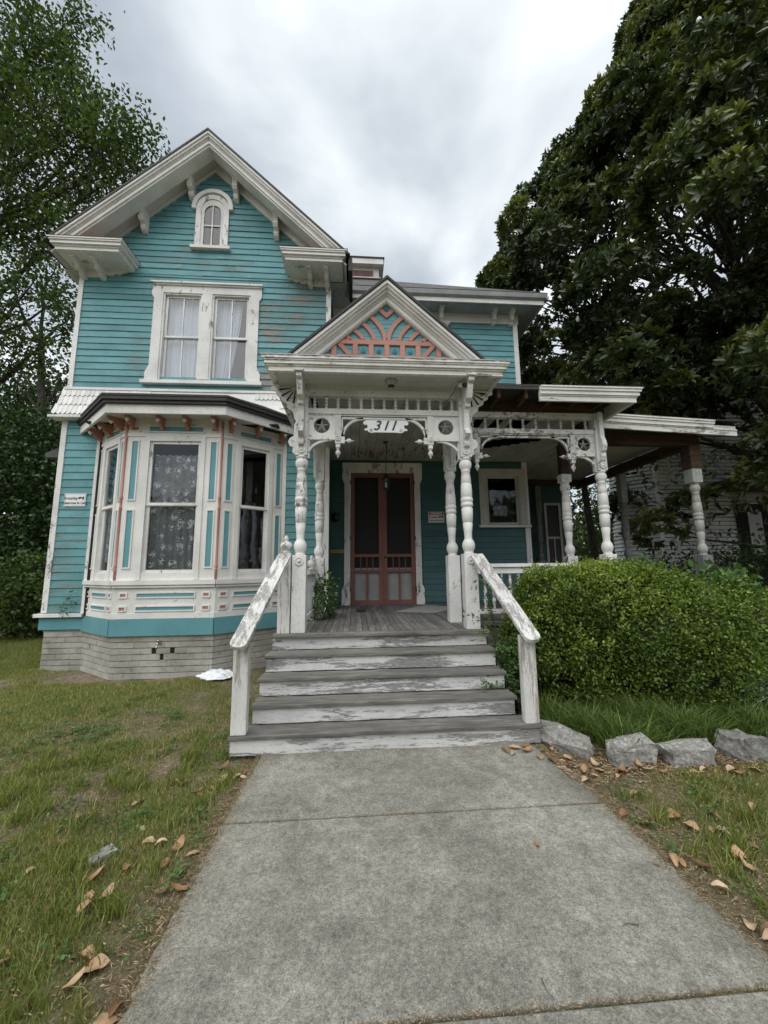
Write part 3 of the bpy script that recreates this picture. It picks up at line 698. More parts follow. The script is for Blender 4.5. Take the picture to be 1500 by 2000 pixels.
# ---- foundation with painted bricks -----------------------------------------
fnd = MB()
fnd.box(-5.60, -4.9, YF+.03, YF+.2, -.2, .70)
BX0, BX1, BY = -4.03, -2.38, 7.0
fcorn = [(-4.93, YF+.03), (BX0+.02, BY+.05), (BX1-.02, BY+.05), (-1.44, YF+.03)]
fnd.poly([(-4.93, YF+.12), *fcorn, (-1.44, YF+.12)], 'z', -.2, .66)
fnd.box(-1.44, -.5, YF+.03, YF+.2, -.2, .70)
fnd.box(-5.60, -5.45, YF+.1, 15, -.2, .7); fnd.box(-.7, -.5, YF+.1, 15, -.2, .95)
FN = fnd.build('foundation', mBrick, house)
def bricks(T, L_, z0, z1, holes=(), bl=.245, bh=.099):
    z = z0; k = 0
    while z < z1-.02:
        zt = min(z+bh, z1); u = -(k % 2)*bl/2
        while u < L_:
            a, b = max(u, 0), min(u+bl, L_)
            skip = any(a+.02 < h[1] and b-.02 > h[0] and z+.02 < h[3] and zt-.02 > h[2] for h in holes)
            segs = [(a, b)]
            if skip:
                segs = []
                for h in holes:
                    if a+.02 < h[1] and b-.02 > h[0] and z+.02 < h[3] and zt-.02 > h[2]: segs = [(a, h[0]), (h[1], b)]
            for a_, b_ in segs:
                if b_-a_ > .03:
                    j = rnd.uniform(0, .004); q = .0018
                    m = MB(T); m.add([(a_+.0014, -.05, z+q), (b_-.0014, -.05, z+q), (b_-.0014, -.05, zt-q), (a_+.0014, -.05, zt-q),
                                      (a_+.0014, .012+j, z+q+.006), (b_-.0014, .012+j+rnd.uniform(-.003, .003), z+q+.006), (b_-.0014, .015+j, zt-q-.004), (a_+.0014, .015+j, zt-q-.004),
                                      ], [(0, 1, 5, 4), (1, 2, 6, 5), (2, 3, 7, 6), (3, 0, 4, 7), (4, 5, 6, 7)])
                    m.build('brick', mBrick, FN)
            u += bl
        z += bh; k += 1
bricks(frame(-5.62, YF+.02), .69, -.03, .69)
aL = math.atan2(BY+.04-(YF+.02), BX0+.02+4.93); lenL = math.hypot(BY-YF, BX0+4.93)
bricks(frame(-4.93, YF+.02, aL), lenL, -.03, .66, holes=[(.30, .37, .40, .47)])
vent = [(.66, .735, .366, .465), (.955, 1.03, .366, .465), (.80, .875, .267, .366)]
bricks(frame(BX0, BY+.04), BX1-BX0, -.03, .66, holes=vent)
for h in vent: MB(frame(BX0, BY+.04)).box(h[0], h[1], -.045, -.008, h[2]+.002, h[3]-.002).build('vent_hole', mDark, FN)
aR = math.atan2(YF+.02-(BY+.04), -1.44-BX1); lenR = math.hypot(YF-BY, -1.44-BX1)
bricks(frame(BX1-.02, BY+.04, aR), lenR, -.03, .66, holes=[(.5, .57, .267, .366), (.62, .69, .366, .465)])
bricks(frame(-1.44, YF+.02), .9, -.03, .69)
sg_ = MB(frame(BX0, BY+.04)); sg_.lathe(.79, .54, [(.0, .03), (.02, .03), (.025, .014), (.09, .014), (.1, .02), (.12, .02)], 10, 'd')
sg_.tube([(.79, .09, .54), (.79, .13, .50), (.79, .135, .46)], .013, .015, 8); sg_.lathe(.79, .075, [(.55, .012), (.58, .012), (.585, .03), (.60, .03)], 10)
sg_.build('spigot', mChrome, house, smooth=True)

# ---- bay window --------------------------------------------------------------
Tb = frame(-4.05, BY); TbL = frame(-4.96, YF, math.atan2(BY-YF, -4.05+4.96)); TbR = frame(-2.38, BY, math.atan2(YF-BY, -1.42+2.38))
WL = math.hypot(BY-YF, .91); WR = math.hypot(YF-BY, .96); WF = 1.67
bayb = MB()
def bayface(T, W, g0, g1, zg0=1.70, zg1=4.02):
    wallholes(T, 0, W, .66, 4.45, [(g0, g1, zg0, zg1)], -.08, 0, MB(T)); m = MB(T)
    wallholes(T, 0, W, .66, 4.45, [(g0, g1, zg0, zg1)], -.08, 0, m)
    # flat trim layers
    m.box(0, W, 0, .012, .945, 1.03)
    m.box(0, W, 0, .03, 1.475, 1.50); m.box(-.01, W+.01, 0, .065, 1.50, 1.575); m.box(-.0, W, 0, .045, 1.455, 1.477)
    m.box(g0-.075, g0, 0, .022, 1.58, 4.10); m.box(g1, g1+.075, 0, .022, 1.58, 4.10); m.box(g0, g1, 0, .022, zg1, 4.10)
    m.box(0, W, 0, .016, 4.10, 4.16)
    bayb.v += [] ; b = len(bayb.v); bayb.v += m.v; bayb.f += [tuple(i+b for i in q) for q in m.f]
bayface(Tb, WF, .42, 1.30); bayface(TbL, WL, .36, .92); bayface(TbR, WR, .34, .90)
BAY = bayb.build('bay_window', mWhite, house)
def panel(T, u0, u1, z0, z1, mat):
    MB(T).ringframe(u0-.028, u1+.028, z0-.028, z1+.028, .022, 0, .018).build('panel_moulding', mWhite, BAY)
    MB(T).box(u0-.004, u1+.004, 0, .004, z0-.004, z1+.004).build('inset_panel', mat, BAY)
def baytrim(T, W, g0, g1, pw=.085, left=True, right=True):
    lu = (g0-.075)/2; ru = (g1+.075+W)/2
    for uc, on in ((lu, left), (ru, right)):
        if on:
            h = min(pw, (g0-.075)*.42)/2
            panel(T, uc-h, uc+h, 2.97, 4.0, mTealFlat); panel(T, uc-h, uc+h, 1.80, 2.76, mTealFlat)
        panel(T, uc-.035, uc+.035, 4.215, 4.27, mSalmon)
        for z in (1.105, 1.325): panel(T, uc-.04, uc+.04, z-.018, z+.022, mSalmon)
    panel(T, g0-.02, g1+.02, 4.205, 4.28, mTealFlat)
    for z in (1.105, 1.325): panel(T, g0-.02, g1+.02, z-.02, z+.024, mTealFlat)
    MB(T).box(0, W, 0, .03, .67, .935).build('base_board', mTealFlat, BAY)
baytrim(Tb, WF, .42, 1.30); baytrim(TbL, WL, .36, .92, .05); baytrim(TbR, WR, .34, .90, .075)
for T, W, a, b in ((Tb, WF, .42, 1.30), (TbL, WL, .36, .92), (TbR, WR, .34, .90)):
    zm = 2.88
    for (z0, z1, dd) in ((1.70, zm+.02, -.075), (zm-.02, 4.02, -.045)):
        s = MB(T); s.ringframe(a, b, z0, z1, .05, dd, dd+.035); s.build('sash', mWhiteV, BAY)
        MB(T).box(a+.03, b-.03, dd+.012, dd+.016, z0+.03, z1-.03).build('pane', mGlass, BAY)
bi = MB().poly([(-4.8, YF+.3), (-4.8, YF+.1), (-3.97, BY+.12), (-2.46, BY+.12), (-1.58, YF+.1), (-1.58, YF+.3)], 'z', .9, .93)
bi.box(-4.85, -1.5, YF+1.8, YF+1.85, .9, 4.45); bi.box(-4.9, -4.85, YF-.1, YF+1.85, .9, 4.45); bi.box(-1.5, -1.45, YF+.0, YF+1.85, .9, 4.45); bi.box(-4.9, -1.45, YF-.55, YF+1.85, 4.42, 4.45); bi.box(-4.9, -1.45, YF, YF+1.85, .9, .92)
bi.build('dark_interior', mDark, BAY)
curtain(Tb, .46, 1.27, 1.72, 3.80, -.13, mLace, BAY, 7, .022, name='lace_curtain')
curtain(TbL, .38, .66, 1.9, 3.7, -.13, mLace, BAY, 3, .02, name='lace_curtain')
def strip(x, y):
    prof = [(1.58, .030), (1.72, .030), (1.73, .036), (1.76, .036), (1.77, .026), (1.79, .036), (1.82, .036), (1.83, .029), (2.78, .029), (2.79, .037), (2.83, .037), (2.84, .026), (2.9, .034), (2.96, .026), (2.97, .037), (3.01, .037), (3.02, .029), (4.02, .029), (4.03, .036), (4.07, .036), (4.08, .027), (4.12, .036), (4.15, .036), (4.16, .030), (4.40, .030)]
    MB().lathe(x, y, [(a, b*.72) for a, b in prof], 10).build('corner_bead', mSalmon, BAY, smooth=True)
strip(-4.042, BY-.002); strip(-2.388, BY-.002)
MB(Tf).box(-5.0, -4.93, -.05, .03, .93, 4.42).build('junction_board', mWhiteV, BAY); MB(Tf).box(-1.44, -1.37, -.05, .03, .93, 4.42).build('junction_board', mWhiteV, BAY)
# bay roof
def offs(o_):    # outline of bay pushed out by o_
    k = math.tan(rad(20)); return [(-4.97-o_*1.02, YF-.0), (-4.05-o_*.40, BY-o_), (-2.38+o_*.40, BY-o_), (-1.42+o_*1.02, YF-.0)]
def ringpoly(o0, o1, z0, z1, mat, name):
    A, B = offs(o1), offs(o0)
    MB().poly(A+B[::-1], 'z', z0, z1).build(name, mat, BAY)
MB().poly(offs(.36), 'z', 4.43, 4.46).build('bay_soffit', mSoff, BAY)
ringpoly(.33, .38, 4.385, 4.545, mWhiteH, 'bay_fascia'); ringpoly(.30, .43, 4.548, 4.60, mTar, 'bay_roof_edge'); ringpoly(.28, .46, 4.603, 4.66, mTar, 'bay_roof_edge'); 
rp = MB(); A = offs(.47); B = [(-4.6, YF+.0), (-3.9, YF-.12), (-2.5, YF-.12), (-1.8, YF+.0)]
rp.add([(*p, 4.664) for p in A]+[(p[0], p[1], 5.02) for p in B]+[(*p, 4.70) for p in A], [(8, 9, 5, 4), (9, 10, 6, 5), (10, 11, 7, 6), (0, 1, 9, 8), (1, 2, 10, 9), (2, 3, 11, 10)]).build('bay_roof', mTar, BAY)
for T, us in ((Tb, (.11, .62, 1.07, 1.56)), (TbL, (.12, .58, 1.06)), (TbR, (.12, .62, 1.12))):
    for u in us: corbel(T, u, 4.405, .26, .19, .048, mSalmon, BAY, 'bay_bracket', cap=True, knob=True)

# ---- recessed entry wall -----------------------------------------------------
dHoles = [(-.12, 1.33, .9, 3.88), (2.98, 3.80, 2.66, 3.88)]
DW = wallholes(Td, -.545, 3.98, .66, 4.4, dHoles, -.14, -.004).build('entry_wall', mTealShade, house)
clap(Td, -.54, 3.86, 1.0, 4.15, DW, mTealShade, .130, holes=[(-.26, 1.49, .9, 4.02), (2.84, 4.0, 2.55, 4.02)])
MB(Td).box(3.86, 3.98, -.05, .04, .95, 4.15).build('corner_board', mWhiteV, DW)
# doorway casing
cs = MB(Td); cs.box(-.24, -.11, 0, .05, .96, 4.0); cs.box(1.33, 1.46, 0, .05, .96, 4.0); cs.box(-.11, 1.33, 0, .05, 3.87, 4.0)
for s_, u in ((-1, -.24), (1, 1.46)):
    cs.poly([(u, 4.04), (u+s_*.05, 4.04), (u+s_*.05, 3.74), (u+s_*.02, 3.66), (u, 3.64)], 'y', 0, .05); cs.poly([(u, .96), (u+s_*.05, .96), (u+s_*.05, 1.28), (u+s_*.02, 1.36), (u, 1.38)], 'y', 0, .05)
cs.box(-.29, 1.51, 0, .06, 4.0, 4.10)
DR = cs.build('doorway', mWhiteV, house)
def screendoor(a, b, hinge):
    m = MB(Td); m.box(a, a+.085, -.02, .02, .965, 3.86); m.box(b-.085, b, -.02, .02, .965, 3.86)
    m.box(a+.085, b-.085, -.02, .02, .965, 1.06); m.box(a+.085, b-.085, -.02, .02, 3.77, 3.86); m.box(a+.085, b-.085, -.02, .02, 1.655, 1.715); m.box(a+.085, b-.085, -.02, .02, 1.985, 2.05)
    uc = (a+b)/2; m.box(uc-.018, uc+.018, -.015, .015, 1.06, 1.655)
    for k in range(1, 4):
        u = a+.085+(b-a-.17)*k/4; m.lathe(u, 0, [(1.715, .012), (1.985, .012)], 8)
    D = m.build('screen_door', mDoor, DR)
    return D
screendoor(-.10, .605, -1); screendoor(.615, 1.32, 1)
MB(Td).box(-.02, 1.24, -.022, -.021, 1.06, 3.78).build('screen_mesh', mScreen, DR)
MB(Td).box(.60, .62, -.01, .035, .97, 3.85).build('astragal', mDoor, DR)
for u in (-.105, 1.325):
    for z in (1.25, 2.35, 3.6): MB(Td).box(u-.012, u+.012, .0, .055, z, z+.09).build('hinge', mBlack, DR)
MB(Td).lathe(.655, 1.98, [(.02, .012), (.05, .012), (.055, .024), (.075, .02)], 10, 'd').build('door_knob', mBlack, DR, smooth=True)
idr = MB(Td); idr.box(-.11, 1.33, -.09, -.06, .96, 1.75)
for k in range(4):
    u0 = -.04+k*.325; idr.ringframe(u0, u0+.24, 1.12, 1.66, .03, -.06, -.045)
idr.build('inner_door', mInner, DR)
MB(Td).box(-.11, 1.33, -.14, -.115, 1.75, 3.88).build('inner_door_glass', mDark, DR)
# entry wall window
ww = sash_window(Td, 2.98, 3.78, 2.70, 3.85, house, munt=False, cas=.15, name='porch_window', head=.14, crown=False, glass=mGlass, single=True, frame_mat=mSoff)
room(Td, 2.7, 3.9, 2.4, 4.1, 1.2, ww, -.15)
MB(Td).box(3.20, 3.52, -.145, -.14, 2.92, 3.15).build('paper_note', simple('dim_paper', (.30, .33, .36), .7, n=.9, scale=14), ww)
# wing side wall running back, rear projection
SB = MB().box(3.93, 3.98, YD+.14, 10.5, .66, 8.0).build('wing_side_wall', mTealShade, house)
RB = MB().box(3.98, 5.9, 10.5, 10.6, .0, 5.0).build('rear_projection_wall', mTealShade, house)
Tr = frame(0, 10.5); clap(Tr, 4.0, 5.9, 1.0, 4.2, RB, mTealShade, .146)
rw = MB(Tr); rw.ringframe(5.25, 5.72, 1.6, 3.5, .06, .02, .06); rw.box(5.31, 5.66, .04, .055, 2.5, 2.56); rw.box(5.47, 5.50, .04, .055, 1.66, 2.5)
RWN = rw.build('rear_window', mSoff, RB); MB(Tr).box(5.31, 5.66, .025, .035, 1.66, 3.44).build('pane', mBlack, RWN)

# ---- upper wing ---------------------------------------------------------------
UW = MB(Td).box(-.54, 3.98, -.14, -.004, 4.4, 7.9).build('wing_upper_wall', mTeal, house)
clap(Td, 0, 3.86, 5.55, 7.62, UW, mTeal, .139, holes=[(.9, 2.30, 5.4, 7.66)])
MB(Td).box(3.86, 3.97, -.05, .04, 5.4, 7.66).build('corner_board', mWhiteV, UW)
MB(Td).box(-.54, 4.0, 0, .045, 7.64, 7.90).build('frieze_board', mWhite, UW)
sash_window(Td, 1.10, 2.08, 5.9, 7.42, house, cas=.16, name='wing_window', head=.14, glass=mGlass2)
YE = 8.18
ev = MB(); ev.box(-.06, 4.42, YE, YD, 7.88, 7.91)
ev.box(3.98, 4.42, YD, 15, 7.88, 7.91); ev.build('wing_soffit', simple('bluish_grey_soffit', (.30, .34, .36), .7, n=.25, scale=4), house)
ef = MB(); ef.box(-.06, 4.45, YE-.03, YE, 7.85, 7.95); ef.box(4.42, 4.45, YE, 15, 7.85, 7.95); ef.build('wing_fascia', mWhiteH, house)
gt = MB(); gt.poly([(YE-.03, 7.955), (YE-.10, 7.985), (YE-.13, 8.07), (YE-.11, 8.09), (YE, 8.09), (YE, 7.955)], 'x', -.06, 4.50)
gt.build('gutter', mMetal, house, label='grey metal gutter along the wing eave')
for u in (2.06, 3.36, 3.80): corbel(Td, u, 7.875, .30, .30, .085, mWhite, house, cap=True)
hip = MB(); pk = (1.0, 10.5, 10.20)
hip.add([(-2, YE-.12, 8.10), (4.52, YE-.12, 8.10), pk, (-2, 10.5, 10.20), (4.52, 15, 8.10), (1.0, 13, 10.2), (-2, 13, 10.2)],
        [(0, 1, 2, 3), (1, 4, 5, 2), (3, 2, 5, 6)]).build('wing_roof', mShingle, house)
# dormer box seen past the gable
dm = MB(); dm.box(-1.2, .83, 10.35, 12, 10.62, 10.80); DM = dm.build('roof_dormer', mWhiteH, house)
MB().box(-1.2, .70, 10.5, 12, 9.6, 10.62).build('dormer_wall', mSoff, DM)
MB().box(-1.0, .52, 10.46, 10.5, 10.30, 10.48).build('dormer_louvre', mBrickR, DM); MB().box(-1.0, .62, 10.46, 10.5, 10.02, 10.20).build('dormer_louvre', mBrickR, DM)
MB().box(-1.2, .74, 10.43, 10.499, 10.22, 10.26).build('dormer_rail', mMetal, DM); MB().box(-1.2, .74, 10.43, 10.499, 9.95, 9.985).build('dormer_rail', mMetal, DM)
MB().box(-1.25, .86, 10.32, 12, 10.80, 10.83).build('dormer_roof', mTar, DM)
# dark gap wall beside the gable eave
MB().box(-.54, -.06, YF+.9, 15, 7.93, 9.0).build('valley_cheek', mTar, house)
# side bay eave at the far left
MB().poly([(-7.25, 4.40), (-5.66, 4.40), (-5.66, 4.95), (-7.0, 4.62), (-7.25, 4.50)], 'y', 9.45, 11.2).build('side_bay_roof', mShingle, house)
MB().box(-6.95, -5.66, 9.7, 11.0, .4, 4.40).build('side_bay_wall', mWhite, house)

# ---- porch -------------------------------------------------------------------
pf = MB(); pf.box(-.82, 1.68, 5.18, 6.6, .78, .90); pf.box(1.55, 4.02, 5.75, 6.62, .78, .90); pf.box(-.55, 6.4, 6.62, 10.4, .78, .90)
PF = pf.build('porch_floor', mFloor, house)
x = -.82; wd = .083
while x < 6.4:
    y0 = 5.13 if x < 1.62 else (5.70 if x < 4.0 else 6.52); y1 = YD if x < 3.9 else 10.45
    if x < -.56: y1 = YF-.02
    MB().box(x+.003, x+wd-.003, y0+rnd.uniform(-.008, .008), y1, .902, FL+rnd.uniform(-.003, .003)).build('floorboard', mFloor, PF); x += wd
for bb in ((1.72, 4.0, 5.74, 5.77, .75, .89), (1.72, 4.0, 5.745, 5.775, .60, .745), (-.84, -.80, 5.2, 7.7, .60, .89), (4.0, 6.4, 6.56, 6.59, .6, .89), (1.72, 1.75, 5.2, 5.74, .6, .89)): MB().box(*bb).build('porch_skirt_board', mTread, house)
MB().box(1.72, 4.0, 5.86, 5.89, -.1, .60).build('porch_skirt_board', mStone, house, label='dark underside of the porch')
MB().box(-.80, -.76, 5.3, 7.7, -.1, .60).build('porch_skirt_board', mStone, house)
# ceiling: boards running front to back, a few gone over the pavilion
CL = MB().box(-.58, 3.98, 5.95, 8.6, 4.46, 4.475).box(3.98, 6.2, 6.7, 10.4, 4.28, 4.295).build('porch_ceiling', mDark, house)
x = -.56; k = 0
while x < 6.3:
    w_ = .16; z = 4.165+rnd.uniform(-.002, .002)
    y0 = 5.25 if x < 1.5 else (5.9 if x < 3.85 else 6.68); y1 = YD-.01 if x < 3.85 else 10.4
    segs = [(y0, y1)]
    if 1.75 < x < 3.6:
        a = 7.6-(x-1.75)*.55; b = a+.55
        c = 6.0 if x < 2.9 else 6.9; d = c+.42+rnd.uniform(0, .3)
        segs = [(y0, c), (min(d, a-.1), a), (b, y1)] if int(x*10) % 3 else [(y0, a), (b, y1)]
    for a, b in segs:
        if b-a > .1: MB().box(x+.003, x+w_-.003, a, b, z, z+.018).build('ceiling_board', mCeil, CL)
    x += w_
for xx in np.arange(1.8, 3.9, .45): MB().box(xx, xx+.05, 5.95, 8.6, 4.30, 4.455).build('rafter', mBeam, CL)

XL, XR, YC, YP = -.71, 1.51, 5.15, 5.80
MB().lathe(0, 0, [(0, .01), (1, .01)])
def colprof(s=1.0, off=0):
    p = [(1.91, .075), (1.925, .062), (1.945, .062), (1.965, .074), (2.0, .084), (2.04, .084), (2.08, .070), (2.10, .055), (2.12, .050),
         (2.20, .054), (2.315, .066), (2.32, .061), (2.335, .061), (2.34, .068), (2.44, .074), (2.52, .076), (2.53, .066), (2.54, .064), (2.55, .080), (2.575, .083), (2.595, .078), (2.60, .068),
         (2.612, .080), (2.64, .084), (2.66, .080), (2.67, .070), (2.68, .077), (2.76, .076), (2.85, .071), (2.855, .066), (2.87, .066), (2.875, .070), (2.95, .063), (3.02, .055), (3.03, .064), (3.04, .064), (3.05, .056),
         (3.07, .070), (3.10, .082), (3.14, .085), (3.165, .078), (3.18, .066), (3.19, .066), (3.20, .080), (3.22, .082)]
    return p
def rosette(T, u, z, d, parent, mat=mFret, r=.05):
    MB(T).lathe(u, z, [(d, r), (d+.014, r), (d+.016, r*.78), (d+.007, r*.66), (d+.007, r*.48), (d+.018, r*.36), (d+.024, r*.15)], 16, 'd').build('rosette', mat, parent, smooth=False)
def column(x, y, mats=(mWhiteV, mWhiteV, mFret), front=True, top=4.16, z0=FL, hw=.088, broken=False):
    T = frame(x, y-hw)
    m = MB(); m.box(x-hw, x+hw, y-hw, y+hw, z0, 1.91)
    C = m.build('porch_column', mats[0], house, bevel=.006)
    if not broken: MB().box(x-.078, x+.078, y-.078, y+.078, 3.22, top).build('post_head', mats[2], C, bevel=.006)
    MB().lathe(x, y, colprof(), 20).build('turned_shaft', mats[1], C, smooth=True)
    if front:
        rosette(T, 0, 1.83, 0, C, mats[2], .055); rosette(frame(x, y-.078), 0, 3.30, 0, C, mats[2])
    return C
C_L = column(XL, YC); C_R = column(XR, YC)
C_Lb = column(-.60, 6.62, front=False); C_Rb = column(1.45, YP, front=False); C_P = column(3.88, YP)
def scrollbracket(T, parent, z0=3.34, z1=4.22, dep=.38, w_=.07):
    """tall S-scroll bracket in front of a post carrying the eave"""
    p = [(0, z1), (dep, z1), (dep, z1-.075), (dep-.02, z1-.09), (dep-.05, z1-.09), (dep-.06, z1-.14), (dep-.12, z1-.27), (.17, z1-.30), (.165, z1-.345), (.12, z1-.36), (.10, z1-.42), (.075, z1-.62),
         (.085, z1-.645), (.13, z1-.66), (.14, z1-.71), (.10, z1-.745), (.05, z1-.77), (.045, z1-.80), (.07, z1-.82), (.06, z1-.86), (.03, z1-.875), (0, z1-.88)]
    MB(T).poly(p, 'x', -w_/2, w_/2).box(-w_*.9, w_*.9, -.0, dep+.02, z1, z1+.02).box(-w_*.8, w_*.8, dep-.1, dep+.03, z1-.02, z1).build('scroll_bracket', mFret, parent, bevel=.004)
scrollbracket(frame(XL, YC-.078), C_L); scrollbracket(frame(XR, YC-.078), C_R)
sb = frame(3.88, YP-.078); MB(sb).poly([(0, 4.16), (.05, 4.16), (.06, 3.75), (.09, 3.68), (.11, 3.60), (.08, 3.52), (.03, 3.50), (.06, 3.44), (.03, 3.38), (0, 3.36)], 'x', -.035, .035).build('scroll_bracket', mFret, C_P, bevel=.004)
# side fan brackets under the portico eaves
def fan(x, y, sg, parent):
    m = MB(); z1 = 4.205
    m.poly([(x+sg*.078, z1), (x+sg*.43, z1), (x+sg*.43, z1-.05), (x+sg*.37, z1-.07), (x+sg*.36, z1-.12), (x+sg*.30, z1-.15), (x+sg*.29, z1-.20), (x+sg*.22, z1-.24), (x+sg*.21, z1-.30), (x+sg*.13, z1-.36), (x+sg*.11, z1-.46), (x+sg*.078, z1-.50)], 'y', y-.012, y+.012)
    B = m.build('fan_bracket', mFret, parent)
    for k in range(4):
        a = rad(8+k*25); r0, r1 = .07, .225
        cx_, cz_ = x+sg*.10, z1-.015; dx_, dz_ = math.cos(a)*sg, -math.sin(a); nx_, nz_ = -dz_, dx_
        P = [(cx_+dx_*r0+nx_*.004, cz_+dz_*r0+nz_*.004), (cx_+dx_*r1+nx_*.014, cz_+dz_*r1+nz_*.014), (cx_+dx_*r1-nx_*.014, cz_+dz_*r1-nz_*.014), (cx_+dx_*r0-nx_*.004, cz_+dz_*r0-nz_*.004)]
        MB().poly(P, 'y', y-.0155, y-.0125).build('fan_slot', mDark, parent)
fan(XL, YC, -1, C_L); fan(XR, YC, 1, C_R)
# side ears and quarter scrolls on the front columns
for x, sg, C in ((XL, -1, C_L), (XR, 1, C_R)):
    m = MB(); cx_ = x+sg*.078
    m.poly([(cx_, 3.72), (cx_+sg*.03, 3.66), (cx_+sg*.035, 3.50), (cx_+sg*.085, 3.47), (cx_+sg*.11, 3.42), (cx_+sg*.085, 3.36), (cx_+sg*.04, 3.34), (cx_+sg*.05, 3.28), (cx_, 3.23)], 'y', YC-.03, YC+.03); m.build('side_scroll', mFret, C, bevel=.004)
def arcstrip(m, cx, cz, r0, r1, a0, a1, y0, y1, n=12, sx=1):
    P = [(cx+sx*r1*math.cos(a0+(a1-a0)*i/n), cz+r1*math.sin(a0+(a1-a0)*i/n)) for i in range(n+1)]+[(cx+sx*r0*math.cos(a1-(a1-a0)*i/n), cz+r0*math.sin(a1-(a1-a0)*i/n)) for i in range(n+1)]
    return m.poly(P, 'y', y0, y1)
def frieze(x0, x1, y, nsp, parent, star=.40, top=4.07):
    xa, xb = x0+.078, x1-.078; t = .028
    m = MB(); m.box(xa, xb, y-.045, y+.045, 3.815, 3.885); m.box(xa, xb, y-.05, y+.05, top, 4.16); m.box(xa, xb, y-.03, y+.03, 3.89, 3.897); m.box(xa, xb, y-.028, y+.028, 3.795, 3.813)
    dl, dr = xa+star, xb-star
    m.box(dl+.05, dr-.05, y-.02, y+.02, 3.752, 3.778)
    F = m.build('spindle_frieze', mFret, parent)
    for k in range(nsp):
        u = xa+(xb-xa)*(k+.5)/nsp
        h = top-3.885; pr = [(3.885, .012), (3.895, .009)]
        for q in range(4):
            c = 3.885+h*(q+.5)/4; rr = .026
            pr += [(c-h*.115, .009), (c-h*.07, rr*.85), (c, rr), (c+h*.07, rr*.85), (c+h*.115, .009)]
        pr.append((top, .012))
        MB().lathe(u, y, pr, 8).build('spindle', mFret, F, smooth=True)
    for d, a, sg in ((dl, xa, 1), (dr, xb, -1)):       # d = drop post, a = column face, sg towards the middle
        p = MB(); p.box(d-.04, d+.04, y-.04, y+.04, 3.40, 3.81); p.box(d-.03, d+.03, y-.032, y+.032, 3.345, 3.40); p.build('drop_post', mFret, F, bevel=.004)
        rosette(frame(d, y-.04), 0, 3.47, 0, F, r=.036)
        MB().lathe(d, y, [(3.345, .018), (3.335, .03), (3.325, .018), (3.315, .016), (3.30, .032), (3.275, .036), (3.25, .028), (3.237, .012), (3.225, .012), (3.21, .006)], 12).build('pendant', mFret, F, smooth=True)
        h = MB(); xx = d+sg*.04
        h.box(min(xx, xx+sg*.05), max(xx, xx+sg*.05), y-.03, y+.03, 3.41, 3.50); h.poly([(xx, 3.50), (xx+sg*.04, 3.50), (xx+sg*.03, 3.56), (xx+sg*.045, 3.60), (xx, 3.62)], 'y', y-.02, y+.02)
        h.build('bracket_block', mFret, F)
        pr = [(0, .014), (.02, .012), (.03, .022), (.055, .034), (.08, .028), (.09, .012), (.125, .005)]
        MB().lathe(y, 3.45, [(xx+sg*.05+sg*q, r) for q, r in pr], 12, 'x').build('pendant', mFret, F, smooth=True)
        # star panel with round hole
        lo, hi = (min(a, d-sg*.04), max(a, d-sg*.04)); cx_ = (lo+hi)/2; cz_ = 3.655; R_ = .108
        n = 24; m = MB(); V = []; 
        bx = []
        for i in range(n):
            an = 2*math.pi*i/n+math.pi/n; c, s_ = math.cos(an), math.sin(an); k_ = max(abs(c)/((hi-lo)/2), abs(s_)/.14); bx.append((cx_+c/k_, cz_+s_/k_))
        for yy in (y-.022, y+.022):
            V += [(cx_+R_*math.cos(2*math.pi*i/n+math.pi/n), yy, cz_+R_*math.sin(2*math.pi*i/n+math.pi/n)) for i in range(n)]+[(p_[0], yy, p_[1]) for p_ in bx]
        fs = []
        for i in range(n):
            j = (i+1) % n; fs += [(i, j, n+j, n+i), (2*n+i, 3*n+i, 3*n+j, 2*n+j), (i, 2*n+i, 2*n+j, j), (n+i, n+j, 3*n+j, 3*n+i)]
        m.add(V, fs); m.box(lo, hi, y-.032, y+.032, 3.455, 3.515); 
        m.box(lo, lo+.02, y-.03, y+.03, 3.515, 3.795); m.box(hi-.02, hi, y-.03, y+.03, 3.515, 3.795)
        m.build('star_panel', mFret, F)
        st = []
        for i in range(10):
            an = math.pi/2+i*math.pi/5; r = R_*1.0 if i % 2 == 0 else R_*.30; st.append((cx_+r*math.cos(an), cz_+r*math.sin(an)))
        q = MB(); b0 = [(x_, y+.005, z_) for x_, z_ in st]+[(cx_, y-.02, cz_), (cx_, y+.02, cz_)]
        q.add(b0, [(i, (i+1) % 10, 10) for i in range(10)]+[((i+1) % 10, i, 11) for i in range(10)]); q.build('star', mGreyW, F)
        # arch bracket towards the middle
        m = MB(); r1 = .30; cxx = d+sg*.04+sg*r1; czz = 3.778-r1
        arcstrip(m, cxx, czz, r1-.035, r1, math.pi/2, math.pi, y-.02, y+.02, sx=sg)
        m.box(min(d+sg*.04, d+sg*.065), max(d+sg*.04, d+sg*.065), y-.02, y+.02, 3.60, 3.752); m.build('arch_bracket', mFret, F)
        # arch bracket back to the column under the star panel
        m = MB(); L_ = abs(d-sg*.04-a); r1 = L_*.86
        arcstrip(m, a+sg*r1, 3.455-r1*.80, 0, 0, 0, 0, 0, 0, 1) if False else None
        P = []
        for i in range(11):
            an = math.pi-math.pi/2*i/10; P.append((a+sg*(r1+r1*math.cos(an)), 3.205+.235*math.sin(an)))
        Q = [(p_[0]+sg*.0-(sg*.022 if i < 9 else 0), p_[1]+.026) for i, p_ in enumerate(P)]
        Q = [(a if i == 0 else max(min(q_[0], 9), -9), q_[1]) for i, q_ in enumerate(Q)]
        m.poly(P+Q[::-1], 'y', y-.02, y+.02); m.box(min(a, a+sg*.022), max(a, a+sg*.022), y-.022, y+.022, 3.20, 3.45); m.build('arch_bracket', mFret, F)
    return F
